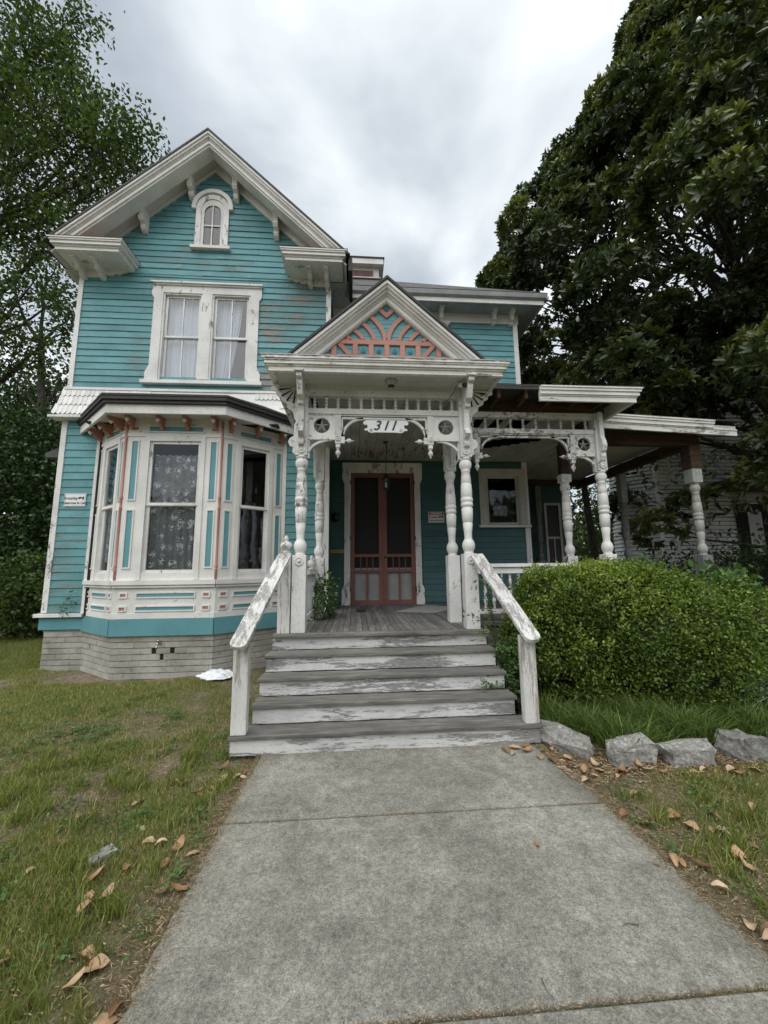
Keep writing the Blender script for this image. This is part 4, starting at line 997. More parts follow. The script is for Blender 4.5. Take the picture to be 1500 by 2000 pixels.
F1 = frieze(XL, XR, YC, 13, house); F2 = frieze(1.45, 3.88, YP, 11, house, star=.36)
# plain side friezes going back
for (x, y0, y1) in ((-.68, 5.25, 6.5), (1.47, 5.25, 5.7)):
    m = MB(); m.box(x-.03, x+.03, y0, y1, 3.815, 3.885); m.box(x-.04, x+.04, y0, y1, 4.07, 4.16)
    a = y1; 
    m.poly([(y1, 3.25), (y1, 3.815), (y1-.35, 3.815), (y1-.32, 3.78), (y1-.12, 3.72), (y1-.05, 3.55)], 'x', x-.02, x+.02)
    m.poly([(y0, 3.40), (y0, 3.815), (y0+.3, 3.815), (y0+.1, 3.7)], 'x', x-.02, x+.02)
    m.build('side_frieze', mFret, house)
# beams
b = MB(); b.box(1.53, 4.0, YP-.05, YP+.05, 4.165, 4.34); b.box(3.80, 3.96, YP-.06, YP+.06, 4.16, 4.42); b.build('exposed_beam', mBeam, house)
b = MB(); b.box(3.7, 6.35, 6.55, 6.67, 3.92, 4.12); b.build('exposed_beam', mBeam, house)
b = MB(); b.box(6.18, 6.30, 6.67, 10.4, 3.90, 4.10); b.build('exposed_beam', mBeam, house)
b = MB(); b.box(3.83, 3.93, YP+.05, 6.55, 4.10, 4.30); b.build('exposed_beam', mBeam, house)
# inner post missing its head, with a raw wood filler, and the pale green post
C_I = column(3.74, 6.62, front=False, broken=True); MB().box(3.67, 3.81, 6.56, 6.68, 3.35, 3.92).build('raw_wood_filler', mBeam, C_I); MB().box(3.65, 3.83, 6.54, 6.70, 3.222, 3.36).build('split_block', mFret, C_I)
tq = MB(); tq.box(6.11, 6.30, 6.52, 6.71, 3.22, 3.48); C_T = tq.build('porch_column', mTurq, house, label='corner post painted pale green, bare at both ends', bevel=.005)
MB().lathe(6.205, 6.615, colprof(), 20).build('turned_shaft', mTurq, C_T, smooth=True)
MB().box(6.10, 6.31, 6.51, 6.72, 3.482, 3.92).build('raw_wood_head', mBeam, C_T); MB().box(6.11, 6.30, 6.52, 6.71, .6, 1.91).build('bare_base', mGreyW, C_T)
C_S = column(6.35, 8.75, mats=(mGreyW, mGreyW, mGreyW), front=False, top=3.95); column(5.0, 10.3, mats=(mGreyW, mGreyW, mGreyW), front=False, top=3.95)
# newel posts beside the columns and railings
def newel(x, y, ztop=1.93, w_=.075, mat=mPostW, parent=house, z0=FL):
    NW = MB().box(x-w_, x+w_, y-w_, y+w_, z0, ztop).build('newel_post', mat, parent, bevel=.006)
    MB().lathe(x, y, [(ztop, .05), (ztop+.02, .062), (ztop+.03, .04), (ztop+.045, .045), (ztop+.075, .075), (ztop+.11, .078), (ztop+.145, .055), (ztop+.16, .022), (ztop+.175, .03), (ztop+.2, .03), (ztop+.23, .012), (ztop+.235, .002)], 16).build('ball_finial', mFret, NW, smooth=True)
newel(-.885, 5.12); newel(-.70, 6.42, 1.72, .06)
def balustrade(x0, x1, y, n):
    m = MB(); m.box(x0, x1, y-.075, y+.075, 1.735, 1.785); m.box(x0, x1, y-.04, y+.04, 1.64, 1.735)
    m.build('porch_rail', mWhiteH, house); R_ = MB().box(x0, x1, y-.035, y+.035, 1.06, 1.12).build('bottom_rail', mWhiteH, house)
    for k in range(n):
        u = x0+(x1-x0)*(k+.5)/n
        MB().lathe(u, y, [(1.12, .022), (1.16, .022), (1.17, .014), (1.20, .026), (1.26, .03), (1.30, .014), (1.33, .022), (1.40, .028), (1.48, .016), (1.5, .024), (1.55, .022), (1.57, .016), (1.60, .022), (1.64, .022)], 8).build('baluster', mFret, R_, smooth=True)
balustrade(1.60, 3.80, YP, 17)
m = MB(); m.box(-.74, -.60, 5.25, 6.4, 1.66, 1.72); m.box(-.70, -.64, 5.25, 6.4, 1.06, 1.12); m.build('porch_rail', mWhiteH, house)
for k in range(8): MB().lathe(-.67, 5.35+k*.13, [(1.12, .02), (1.2, .028), (1.3, .015), (1.4, .028), (1.5, .016), (1.66, .022)], 8).build('baluster', mFret, house, smooth=True)

# ---- portico roof ---------------------------------------------------------------
EX0, EX1, EY = -1.09, 1.93, 4.70
ec = MB()
for (z0, z1, o_) in ((4.205, 4.265, 0), (4.265, 4.285, .02), (4.285, 4.325, .045), (4.325, 4.345, .06), (4.345, 4.375, .075)):
    ec.box(EX0-o_, EX1+o_, EY-o_, EY+.06, z0, z1); ec.box(EX0-o_, EX0+.06, EY+.06, 7.3, z0, z1); ec.box(EX1-.06, EX1+o_, EY+.06, 5.45, z0, z1)
EC = ec.build('portico_cornice', mCorn, house)
pe = MB(); n = 60
for k in range(n):   # ragged flashing lip
    u = EX0-.085+(EX1-EX0+.17)*k/n; q = (EX1-EX0+.17)/n; pe.box(u, u+q, EY-.085+rnd.uniform(-.006, .006), EY+.3, 4.377, 4.386+rnd.uniform(0, .006))
pe.build('flashing', mMetal, EC)
sf = MB(); 
for (y0, y1) in ((EY+.05, EY+.235), (EY+.24, YC+.1)): sf.box(EX0+.05, EX1-.05, y0, y1, 4.222, 4.245)
sf.box(EX0+.05, XL-.05, YC+.105, 7.3, 4.222, 4.245); sf.box(XR+.05, EX1-.05, YC+.105, 5.5, 4.222, 4.245)
sf.build('portico_soffit', mSoff, house)
MB().box(XL, XR, YC-.05, YC+.06, 4.162, 4.222).build('portico_beam', mSoff, house)
GX, GZ, GS = .42, 5.52, (5.52-4.40)/1.24
rake(GX, GZ, GS, [(.02, .065, EY-.05, EY+.25), (.065, .10, EY-.02, EY+.25), (.10, .135, EY+.02, EY+.25), (.135, .16, EY+.06, EY+.25), (.16, .225, EY+.085, EY+.25), (.225, .24, EY+.10, EY+.25)], 4.385, mWhiteH, house, 'portico_rake')
for sg in (-1, 1):
    m = MB(); zt = GZ+.02
    hw = 1.27
    m.add([(GX, EY-.07, zt-.03), (GX+sg*hw, EY-.07, zt-.03-GS*hw), (GX+sg*hw, 8.6, zt-.03-GS*hw), (GX, 8.6, zt-.03), (GX, EY-.07, zt+.01), (GX+sg*hw, EY-.07, zt+.01-GS*hw), (GX+sg*hw, 8.6, zt+.01-GS*hw), (GX, 8.6, zt+.01)],
          [(0, 1, 2, 3), (4, 7, 6, 5), (0, 4, 5, 1), (1, 5, 6, 2), (3, 2, 6, 7)]); m.build('portico_roof', mTar, house)
YT = EY+.17
TY = MB().poly([(GX-1.0, 4.40), (GX+1.0, 4.40), (GX, 4.40+1.0*GS)], 'y', YT, YT+.05).build('tympanum', mTeal, house)
Tt = frame(0, YT)
clap(Tt, 0, 0, 4.44, 5.3, TY, mTealFlat, .062, clip=lambda z: (GX-(5.26-z)/GS, GX+(5.26-z)/GS), th=.010)
orn = []
def opoly(P, nm='sunburst_rib'): MB(Tt).poly(P, 'y', .0, .034).build(nm, mSalmon, TY)
opoly([(-.52, 4.475), (1.36, 4.475), (1.32, 4.53), (-.48, 4.53)], 'salmon_rail'); opoly([(-.31, 4.685), (1.15, 4.685), (1.08, 4.75), (-.24, 4.75)], 'salmon_rail')
for xc in (-.28, .0, .21, .42, .63, .84, 1.12): opoly([(xc-.032, 4.532), (xc+.032, 4.532), (xc+.032, 4.683), (xc-.032, 4.683)], 'salmon_post')
opoly([(-.245, 4.683), (-.17, 4.683), (-.04, 4.532), (-.115, 4.532)], 'salmon_brace'); opoly([(1.085, 4.683), (1.01, 4.683), (.88, 4.532), (.955, 4.532)], 'salmon_brace')
def rib(pts, w_):
    n = len(pts); P, Q = [], []
    for i, p_ in enumerate(pts):
        a = pts[max(i-1, 0)]; b = pts[min(i+1, n-1)]; dx_, dz_ = b[0]-a[0], b[1]-a[1]; l = math.hypot(dx_, dz_); nx_, nz_ = -dz_/l*w_/2, dx_/l*w_/2
        P.append((p_[0]+nx_, p_[1]+nz_)); Q.append((p_[0]-nx_, p_[1]-nz_))
    opoly(P+Q[::-1])
for sg in (-1, 1):
    f = lambda L_: [(GX+sg*a, z_) for a, z_ in L_]
    rib(f([(.02, 4.752), (.035, 4.84), (.075, 4.93), (.125, 5.0), (.18, 5.06), (.24, 5.105)]), .055)
    rib(f([(.165, 4.752), (.19, 4.83), (.235, 4.90), (.29, 4.96), (.355, 5.005)]), .05)
    rib(f([(.31, 4.752), (.35, 4.81), (.40, 4.86), (.465, 4.90)]), .05)
    rib(f([(.47, 4.752), (.51, 4.775), (.565, 4.805)]), .045)
opoly([(GX-.14, 5.205), (GX-.10, 5.25), (GX, 5.15), (GX+.10, 5.25), (GX+.14, 5.205), (GX, 5.075)], 'salmon_chevron')
for (x_, z_) in ((.42, 5.262), (.105, 4.605), (.315, 4.605), (.525, 4.605), (.735, 4.605)):
    if z_ > 5: z_ = 5.225
    MB(Tt).lathe(x_, z_, [(.0, .036), (.022, .036), (.024, .028), (.014, .022), (.03, .010)], 12, 'd').build('rosette', mTealFlat, TY)

# ---- pavilion and side porch roofs ----------------------------------------------
rf = MB(); rf.add([(-1.0, 5.55, 4.50), (4.34, 5.26, 4.405), (4.34, 8.63, 5.5), (-1.0, 8.63, 5.5), (-1.0, 5.55, 4.47), (4.34, 5.26, 4.375), (4.34, 8.63, 5.46), (-1.0, 8.63, 5.46)],
                  [(0, 1, 2, 3), (4, 7, 6, 5), (0, 4, 5, 1), (1, 5, 6, 2), (2, 6, 7, 3), (3, 7, 4, 0)]); rf.build('pavilion_roof', mTar, house)
pc = MB()
for (z0, z1, o_) in ((4.16, 4.235, 0), (4.235, 4.255, .015), (4.255, 4.31, .035), (4.31, 4.35, .055), (4.35, 4.37, .07)):
    pc.box(2.72+.0, 4.22+o_, 5.30-o_, 5.34, z0, z1); pc.box(4.16, 4.22+o_, 5.34, 6.6, z0, z1)
pc.build('pavilion_cornice', mCorn, house)
MB().box(1.98, 2.72, 5.30, 5.34, 4.33, 4.372).build('bare_roof_edge', mTar, house)
for xx in np.arange(2.1, 4.2, .42): MB().box(xx, xx+.05, 5.36, 5.95, 4.22, 4.34).build('rafter_tail', mBeam, house)
MB().box(1.95, 4.15, 5.36, 6.2, 4.345, 4.36).build('roof_sheathing', mTar, house)
sc = MB()
def sagz(x): return -.045*(x-4.2)
n = 8
for (z0, z1, o_) in ((3.97, 4.06, 0), (4.06, 4.08, .015), (4.08, 4.145, .035), (4.145, 4.185, .055), (4.185, 4.21, .07)):
    xe = 6.75 if z1 < 4.09 else 6.30
    a, b_ = 4.20, xe; za, zb2 = .135+sagz(a), .135+sagz(b_)
    sc.add([(a, 6.20-o_, z0+za), (b_, 6.20-o_, z0+zb2), (b_, 6.24, z0+zb2), (a, 6.24, z0+za), (a, 6.20-o_, z1+za), (b_, 6.20-o_, z1+zb2), (b_, 6.24, z1+zb2), (a, 6.24, z1+za)],
           [(0, 3, 2, 1), (4, 5, 6, 7), (0, 1, 5, 4), (1, 2, 6, 5), (2, 3, 7, 6), (3, 0, 4, 7)])
sc.add([(6.30, 6.215, 4.02), (6.75, 6.215, 4.0), (6.75, 6.24, 4.0), (6.30, 6.24, 4.02), (6.30, 6.215, 4.19), (6.75, 6.215, 4.17), (6.75, 6.24, 4.17), (6.30, 6.24, 4.19)],
       [(0, 3, 2, 1), (4, 5, 6, 7), (0, 1, 5, 4), (1, 2, 6, 5), (2, 3, 7, 6), (3, 0, 4, 7)])
sc.build('side_porch_cornice', mCorn, house)
r2 = MB(); r2.add([(4.1, 6.14, 4.36), (6.8, 6.14, 4.25), (6.8, 11, 4.8), (4.1, 11, 4.9), (4.1, 6.14, 4.34), (6.8, 6.14, 4.23), (6.8, 11, 4.76), (4.1, 11, 4.86)],
                  [(0, 1, 2, 3), (4, 7, 6, 5), (0, 4, 5, 1), (1, 5, 6, 2), (2, 6, 7, 3), (3, 7, 4, 0)]); r2.build('side_porch_roof', mTar, house)
MB().box(4.2, 6.7, 6.26, 6.55, 4.13, 4.15).build('side_porch_soffit', mTar, house)
MB().box(3.99, 6.3, 10.4, 10.45, 4.0, 4.8).build('porch_end_beam', mBeam, house)

# ================================================================== STEPS
st = thing('porch_steps', (.33, 4.4, 0), 'weathered wooden steps with peeling white risers and sloping handrails below the porch', 'steps')
def board(x0, x1, y0, y1, z0, z1, mat, name, sagx=.004, parent=st, n=14, label=None):
    m = MB(); V = []
    for i in range(n+1):
        x = x0+(x1-x0)*i/n; a, b = rnd.uniform(-.0015, .0015), rnd.uniform(-.003, .002)
        V += [(x, y0+a, z0+b), (x, y1, z0+b), (x, y1, z1+b), (x, y0+a, z1+b)]
    F = [(i*4+q, i*4+(q+1) % 4, (i+1)*4+(q+1) % 4, (i+1)*4+q) for i in range(n) for q in range(4)]+[(0, 1, 2, 3), tuple(range(n*4, n*4+4))[::-1]]
    return m.add(V, F).build(name, mat, parent, bevel=.005, label=label)
tops = [.185, .375, .565, .755]
ys = [4.02, 4.27, 4.52, 4.77, 5.04]
widths = [(-1.19, 1.85), (-1.05, 1.70), (-1.045, 1.695), (-1.04, 1.69), (-1.03, 1.68)]
for k in range(5):
    x0, x1 = widths[k]; zb = 0.0 if k == 0 else tops[k-1]+.002; zt = (tops[k]-.034 if k < 4 else .904)
    board(x0+.015, x1-.015, ys[k]+.03, ys[k]+.055, zb, zt, mRiser, 'riser')
    if k < 4:
        d = ys[k+1]+.03-ys[k]; 
        board(x0, x1, ys[k]-.005, ys[k]+d*.52-.004, tops[k]-.034, tops[k], mTread, 'tread'); board(x0, x1, ys[k]+d*.52+.004, ys[k]+d, tops[k]-.036, tops[k]-.003, mTread, 'tread')
board(-1.0, 1.68, 5.0, 5.125, .905, .948, mTread, 'top_nosing')
for x_ in (-.99, 1.61):
    MB().poly([(4.12, 0), (5.1, 0), (5.1, .86), (5.10, .86), (5.10, .71), (4.84, .71), (4.84, .52), (4.59, .52), (4.59, .33), (4.34, .33), (4.34, .14), (4.12, .14)], 'x', x_, x_+.04).build('stringer', mTread, st)
for sg, xp, xr in ((-1, -1.10, -.885), (1, 1.76, 1.56)):
    MB().box(xp-.072, xp+.072, 4.03, 4.10, .187, 1.03).build('rail_post', mPostW, st, bevel=.006)
    MB().box(xp-.068, xp+.068, 4.10, 4.135, .187, 1.03).build('rail_post', mPostW, st, bevel=.005)
    # sloping plank rail with rounded lower end
    P0 = Vector((xp-sg*-.005, 3.90, .98)); P1 = Vector((xr, 5.0, 1.865))
    d = (P1-P0); L_ = d.length; d.normalize(); side = Vector((1, 0, 0)); side = (side-d*side.dot(d)).normalized(); nn = side.cross(d)
    hw = .082; out_ = []
    for i in range(9):
        a = math.pi+math.pi*i/8; out_.append((hw*math.cos(a)*-1*-1, .05+.05*math.sin(a)))
    pts = [(hw, L_), (-hw, L_), (-hw, .06), (-hw*.85, .025), (-hw*.5, .005), (0, 0), (hw*.5, .005), (hw*.85, .025), (hw, .06)]
    V = []
    for off in (0, .05):
        V += [P0+side*a+d*b+nn*off for a, b in pts]
    k = len(pts); F = [tuple(range(k))[::-1], tuple(range(k, 2*k))]+[(i, (i+1) % k, k+(i+1) % k, k+i) for i in range(k)]
    MB().add(V, F).build('handrail', mRail, st, bevel=.006)

# ================================================================== SIGNS AND SMALL THINGS
def text(body, size, T, u, z, d, mat, parent, shear=0, ext=.0015, spacing=1.0, bold=0, name='lettering'):
    cu = bpy.data.curves.new('t', 'FONT'); cu.body = body; cu.size = size; cu.extrude = ext; cu.shear = shear; cu.align_x = 'CENTER'; cu.align_y = 'CENTER'; cu.space_character = spacing; cu.offset = bold
    tmp = bpy.data.objects.new('t', cu); COL.objects.link(tmp)
    me = bpy.data.meshes.new_from_object(tmp.evaluated_get(bpy.context.evaluated_depsgraph_get())); bpy.data.objects.remove(tmp); bpy.data.curves.remove(cu)
    o_ = T @ Vector((u, d, z))
    for v in me.vertices: 
        p = T @ Vector((u+v.co.x, d+v.co.z, z+v.co.y)); v.co = p-o_
    me.materials.clear(); me.materials.append(mat); o = bpy.data.objects.new(name, me); link(o, parent, o_); return o
def camsign(T, u0, u1, z0, z1, label, red):
    o_ = T @ Vector(((u0+u1)/2, .03, z0)); t = thing('security_sign', o_, label, 'sign', 'security camera notices')
    MB(T).box(u0, u1, .026, .034, z0, z1).build('sign_board', mSignW, t, bevel=.002)
    w_, h = u1-u0, z1-z0; k = .78 if red else 1.0
    MB(T).ringframe(u0+.012, u1-.012, z0+.01, z1-.01, .004, .034, .035).build('sign_border', mSignK if not red else mSignR, t)
    if red: MB(T).box(u0+.012, u1-.012, .034, .0355, z1-h*.30, z1-.01).build('red_band', mSignR, t); text('WARNING', h*.22, T, (u0+u1)/2, z1-h*.17, .036, mSignW, t, bold=.002)
    s = h*.30*k
    text('Security', s, T, u0+w_*.31, z0+h*(.62 if not red else .50), .0345, mSignK, t, bold=.002)
    text('Cameras in Use', s*.88, T, (u0+u1)/2, z0+h*(.26 if not red else .20), .0345, mSignK, t, bold=.002)
    zc = z0+h*(.62 if not red else .50); uc = u0+w_*.78
    m = MB(T); m.poly([(uc-.055, zc+.02), (uc+.005, zc+.032), (uc+.018, zc+.002), (uc-.045, zc-.016)], 'y', .0345, .0362); m.poly([(uc+.022, zc+.03), (uc+.055, zc+.034), (uc+.055, zc-.006), (uc+.030, zc-.030), (uc+.022, zc-.03)], 'y', .0345, .0362)
    m.build('camera_symbol', mSignK, t)
camsign(Tf, -5.49, -5.10, 2.955, 3.205, 'white notice with black camera symbol on the turquoise siding left of the bay window', False)
camsign(Td, 1.635, 1.995, 2.74, 2.985, 'notice with red warning band on the shaded wall right of the screen doors', True)
# house number board, scroll-cut ends
hn = thing('house_number_board', (.42, YC-.01, 3.57), 'white scroll-ended board with black number 311 hanging in the porch arch', 'house number')
P = [(-.26, .17), (.26, .17), (.30, .155), (.315, .125), (.295, .10), (.265, .105), (.25, .085), (.255, .055), (.28, .05), (.30, .035), (.285, .02), (.25, .02), (.24, 0), (.20, -.012), (.15, -.005), (-.15, -.005), (-.20, -.012), (-.24, 0), (-.25, .02), (-.285, .02), (-.30, .035), (-.28, .05), (-.255, .055), (-.25, .085), (-.265, .105), (-.295, .10), (-.315, .125), (-.30, .155)]
Tn = frame(.42, YC+.0)
MB(Tn).poly([(a, 3.575+b) for a, b in P], 'y', 0, .02).build('number_board', mSignW, hn, bevel=.002)
for i, ch in enumerate('311'): text(ch, .19, Tn, -.115+.105*i+(.0 if i else -.015), 3.66, .021, mSignK, hn, shear=.35, ext=.003, bold=.003, name='numeral')
for s_ in (-1, 1): MB(Tn).lathe(s_*.205, 3.605, [(.02, .024), (.028, .024), (.03, .016), (.024, .012), (.034, .005)], 12, 'd').build('boss', mFret, hn)
for s_ in (-1, 1): MB(Tn).box(s_*.16-.002, s_*.16+.002, .008, .012, 3.745, 3.755).build('hook', mBlack, hn)
# hanging lantern
lx, ly = .585, 7.3
lt = thing('hanging_lantern', (lx, ly, 3.0), 'black metal lantern hanging on a rod before the screen doors', 'lantern')
ZL = 3.42
m = MB(); m.lathe(lx, ly, [(4.165, .05), (4.15, .05), (4.13, .02)], 12); m.tube([(lx, ly, 4.15), (lx+.015, ly, 4.0), (lx-.005, ly, ZL+.1)], .007, .006); m.tube([(lx+.02, ly, 4.15), (lx+.0, ly, ZL+.1)], .004); m.build('lamp_rod', mBlack, lt)
m = MB(); m.lathe(lx, ly, [(ZL+.12, .01), (ZL+.08, .045), (ZL+.03, .075), (ZL+.02, .08), (ZL+.0, .08)], 6); m.lathe(lx, ly, [(ZL-.22, .02), (ZL-.20, .055), (ZL-.18, .06), (ZL-.17, .06)], 6)
for k in range(6):
    a = math.pi/3*k; m.tube([(lx+.072*math.cos(a), ly+.072*math.sin(a), ZL+.01), (lx+.058*math.cos(a), ly+.058*math.sin(a), ZL-.18)], .006)
m.build('lamp_cage', mBlack, lt); MB().lathe(lx, ly, [(ZL-.17, .05), (ZL, .064)], 6).build('lamp_glass', mGlass, lt)
MB().lathe(lx, ly, [(ZL-.165, .018), (ZL-.07, .018), (ZL-.06, .01)], 8).build('candle_tube', mWhite, lt)
# broken soffit light
sl = thing('soffit_light', (.48, 4.93, 4.13), 'broken round light fitting with dangling wires under the portico soffit', 'light fitting')
MB().lathe(.48, 4.93, [(4.222, .085), (4.20, .085), (4.185, .06), (4.165, .055), (4.15, .05)], 16).build('fitting_base', mMetal, sl, smooth=True)
MB().lathe(.48, 4.93, [(4.149, .048), (4.16, .046)], 16).build('fitting_socket', mBlack, sl); MB().tube([(.46, 4.93, 4.15), (.45, 4.92, 4.12), (.44, 4.91, 4.10)], .004).tube([(.49, 4.93, 4.15), (.50, 4.92, 4.12), (.505, 4.9, 4.09)], .004).build('loose_wire', mBlack, sl)
# security camera
sc_ = thing('security_camera', (1.46, 4.86, 4.12), 'small white bullet camera with black lens beside the right portico bracket', 'camera')
d0 = Vector((1.40, 4.90, 4.165)); d1 = Vector((1.475, 4.80, 4.125)); MB().tube([d0, d0+(d1-d0)*.55], .028, .030, 14).build('camera_body', mSignW, sc_, smooth=True)
MB().tube([d0+(d1-d0)*.55, d1], .031, .033, 14).build('camera_hood', mBlack, sc_, smooth=True); MB().tube([(1.38, 4.93, 4.22), (1.39, 4.91, 4.17)], .014).build('camera_mount', mSignW, sc_)
MB().tube([(1.38, 4.93, 4.20), (1.34, 4.98, 4.10), (1.28, 5.02, 4.02), (1.2, 5.06, 3.97), (1.1, 5.08, 4.02)], .004).build('camera_cable', mBlack, sc_)
# brass letter slot, wreath-shaped plaque
ms = thing('letter_slot', (-.40, YD-.03, 2.10), 'narrow brass letter slot on the teal wall left of the screen doors', 'letter slot')
MB(Td).box(-.54, -.25, .024, .034, 2.085, 2.15).build('slot_plate', mBrass, ms, bevel=.002); MB(Td).box(-.52, -.27, .034, .036, 2.11, 2.125).build('slot_opening', mSignK, ms)
MB(Td).ringframe(-.53, -.26, 2.095, 2.14, .006, .034, .038).build('slot_rim', mBrass, ms)
pl = thing('wall_lamp', (-.44, YD-.05, 2.72), 'dark oval wall lamp on the shaded wall left of the screen doors', 'lamp')
MB(Td).lathe(-.43, 2.86, [(.024, .10), (.04, .105), (.055, .08), (.07, .05), (.09, .03)], 16, 'd').build('lamp_back', mBlack, pl, smooth=True); MB(Td).lathe(-.43, .10, [(2.78, .03), (2.82, .045), (2.92, .045), (2.95, .02)], 10).build('lamp_cup', mBlack, pl, smooth=True)
# door stone, mat, bag
def rock(name, x, y, sx, sy, sz, ang, mat, label, cat, group=None, z=-.06, seed=0, cuts=3, rough=.22):
    r = random.Random(seed); V = []; 
    import bmesh
    bm = bmesh.new(); bmesh.ops.create_cube(bm, size=1.0); bmesh.ops.subdivide_edges(bm, edges=bm.edges[:], cuts=cuts, use_grid_fill=True)
    ph = [r.uniform(0, 6) for _ in range(9)]
    for v in bm.verts:
        c = v.co.copy(); l = c.length; q = c.lerp(c.normalized()*.62, .22)
        q.x *= sx*(1+.16*math.sin(ph[0]+2*c.y+c.z*2)); q.y *= sy*(1+.14*math.sin(ph[1]+3*c.x)); q.z *= sz*(1+.16*math.sin(ph[2]+3*c.x+2*c.y))
        q += Vector((math.sin(ph[3]+9*c.x+5*c.z), math.sin(ph[4]+8*c.y+6*c.x), math.sin(ph[5]+7*c.z+6*c.y)))*min(sx, sz)*rough*.35
        q += Vector((r.uniform(-1, 1), r.uniform(-1, 1), r.uniform(-1, 1)))*min(sx, sz)*rough*.16
        v.co = q
    me = bpy.data.meshes.new(name); bm.to_mesh(me); bm.free(); me.materials.append(mat)
    mn = min(v.co.z for v in me.vertices)
    for v in me.vertices: v.co.z -= mn
    o = bpy.data.objects.new(name, me); link(o, None, (x, y, z)); o.rotation_euler = (0, 0, ang)
    tag(o, label, cat, group); return o
rock('door_stone', .12, 7.35, .16, .10, .09, .3, mStone, 'small dark wedge of stone lying on the grey porch floorboards', 'stone', z=FL, seed=3, cuts=2)
MT = MB(); MT.add([(.72, 7.22, FL+.005), (1.40, 6.95, FL+.005), (2.02, 7.75, FL+.006), (1.50, 8.42, FL+.005), (.72, 7.22, FL+.013), (1.40, 6.95, FL+.013), (2.02, 7.75, FL+.016), (1.50, 8.42, FL+.013)], [(3, 2, 1, 0), (4, 5, 6, 7), (0, 1, 5, 4), (1, 2, 6, 5), (2, 3, 7, 6), (3, 0, 4, 7)])
tag(MT.build('floor_mat', mMat), 'pale grey mat lying askew on the porch floor by the doors', 'mat')
n = 22; V = []; F = []
for i in range(n):
    for j in range(n):
        a, b = i/(n-1)-.5, j/(n-1)-.5; r = math.hypot(a, b)*2
        z = max(0, .10*(1-r**2))+.022*(math.sin(17*a+5*b)*math.cos(19*b-3*a)+.5*math.sin(40*a)*math.sin(37*b+a*9))*(1 if r < 1 else .2)
        V.append((-2.24+a*.62*(1+.2*math.sin(9*b)), 6.88+b*.34*(1+.2*math.cos(7*a)), max(.012, .02+z)))
for i in range(n-1):
    for j in range(n-1):
        ca = ((i+.5)/(n-1)-.5)*2; cb_ = ((j+.5)/(n-1)-.5)*2
        if ca*ca+cb_*cb_ < 1.05: F.append((i*n+j, (i+1)*n+j, (i+1)*n+j+1, i*n+j+1))
tag(MB().add(V, F).build('plastic_bag', mCloth, smooth=True), 'crumpled white plastic bag on the grass below the bay window', 'bag')
# granite blocks
rock('granite_block', 2.02, 4.02, .20, .60, .18, .62, mRock, 'long granite block slanting beside the foot of the right handrail post', 'stone', 'granite edging blocks', seed=11, cuts=4)
rock('granite_block', 2.47, 3.66, .38, .19, .21, .10, mRock, 'upright pale granite block with a tuft of grass against it', 'stone', 'granite edging blocks', seed=17, cuts=4)
rock('granite_block', 2.98, 3.60, .44, .20, .165, -.05, mRock, 'low flat-topped granite block second from the right frame edge', 'stone', 'granite edging blocks', seed=23, cuts=4)
rock('granite_block', 3.52, 3.60, .30, .24, .21, .15, mRock, 'darker angular granite block at the right edge of the photo', 'stone', 'granite edging blocks', seed=31, cuts=4)
rock('granite_block', 4.05, 3.62, .40, .24, .2, .0, mRock, 'granite edging block just past the right frame edge', 'stone', 'granite edging blocks', seed=37, cuts=4)

# ================================================================== NEIGHBOUR HOUSE
nb = thing('neighbour_house', (14, 14, 0), 'white clapboard house with peeling paint half hidden behind the magnolia', 'house')
Tn1 = frame(0, 13.6)
def nclap(T, u0, u1, z0, z1, parent, h=.15):
    m = MB(T); z = z0
    while z < z1: g_ = rnd.uniform(.012, .03); m.add([(u0, .0, z+g_), (u1, .0, z+g_), (u1, .06, z+g_), (u0, .06, z+g_), (u0, .006, z+h), (u1, .006, z+h)], [(0, 1, 2, 3), (3, 2, 5, 4), (0, 3, 4), (1, 5, 2)]); z += h
    return m.build('clapboards', mNeigh, parent, kind='stuff')
nw = MB(); nw.box(11.2, 24, 13.6, 13.7, 0, 8.2); nw.box(10.38, 10.48, 14.5, 15, 0, 8.2); NW_ = nw.build('neighbour_wall', mStone, nb)
nclap(Tn1, 11.2, 24, .5, 8.2, NW_)
T45 = frame(10.35, 14.5, math.atan2(-.9, .85)); 
NV = MB(T45).box(0, 1.24, -.1, 0, 0, 8.2).build('neighbour_wall', mStone, nb); nclap(T45, 0, 1.24, .5, 8.2, NV); nclap(frame(10.38, 15, -math.pi/2), 0, .5, .5, 8.2, NV)
MB(Tn1).box(11.15, 11.3, 0, .05, .4, 8.2).build('corner_board', mNeigh, nb)
def nwin(u0, u1, z0, z1, T=Tn1):
    m = MB(T); m.ringframe(u0-.16, u1+.16, z0-.12, z1+.16, .16, .01, .06); W_ = m.build('window', mNeigh, nb)
    MB(T).box(u0, u1, .005, .02, z0, z1).build('pane', mGlass, W_); MB(T).box(u0, u1, .001, .003, z0, z1).build('dark_interior', mDark, W_)
    MB(T).box(u0, u1, .02, .04, (z0+z1)/2-.025, (z0+z1)/2+.025).box((u0+u1)/2-.015, (u0+u1)/2+.015, .02, .04, z0, z1).build('sash_bars', mNeigh, W_)
nwin(11.9, 12.75, 1.9, 4.1); nwin(11.9, 12.75, 5.0, 6.6); nwin(17, 18, 1.9, 4.1); nwin(15.5, 16.5, 5.2, 7)
MB(Tn1).box(14.2, 15.5, .04, .08, .5, 4.0).build('dark_doorway', mDark, nb); MB(Tn1).box(14.65, 15.2, .08, .1, 2.1, 3.7).build('pale_blind', mCurt, nb)
MB().poly([(10.9, 8.2), (24.2, 8.2), (17.5, 12.0)], 'y', 13.3, 22).build('neighbour_roof', mShingle, nb)
MB().box(13.2, 20, 12.2, 13.55, 4.45, 4.75).build('neighbour_porch_roof', mTar, nb)

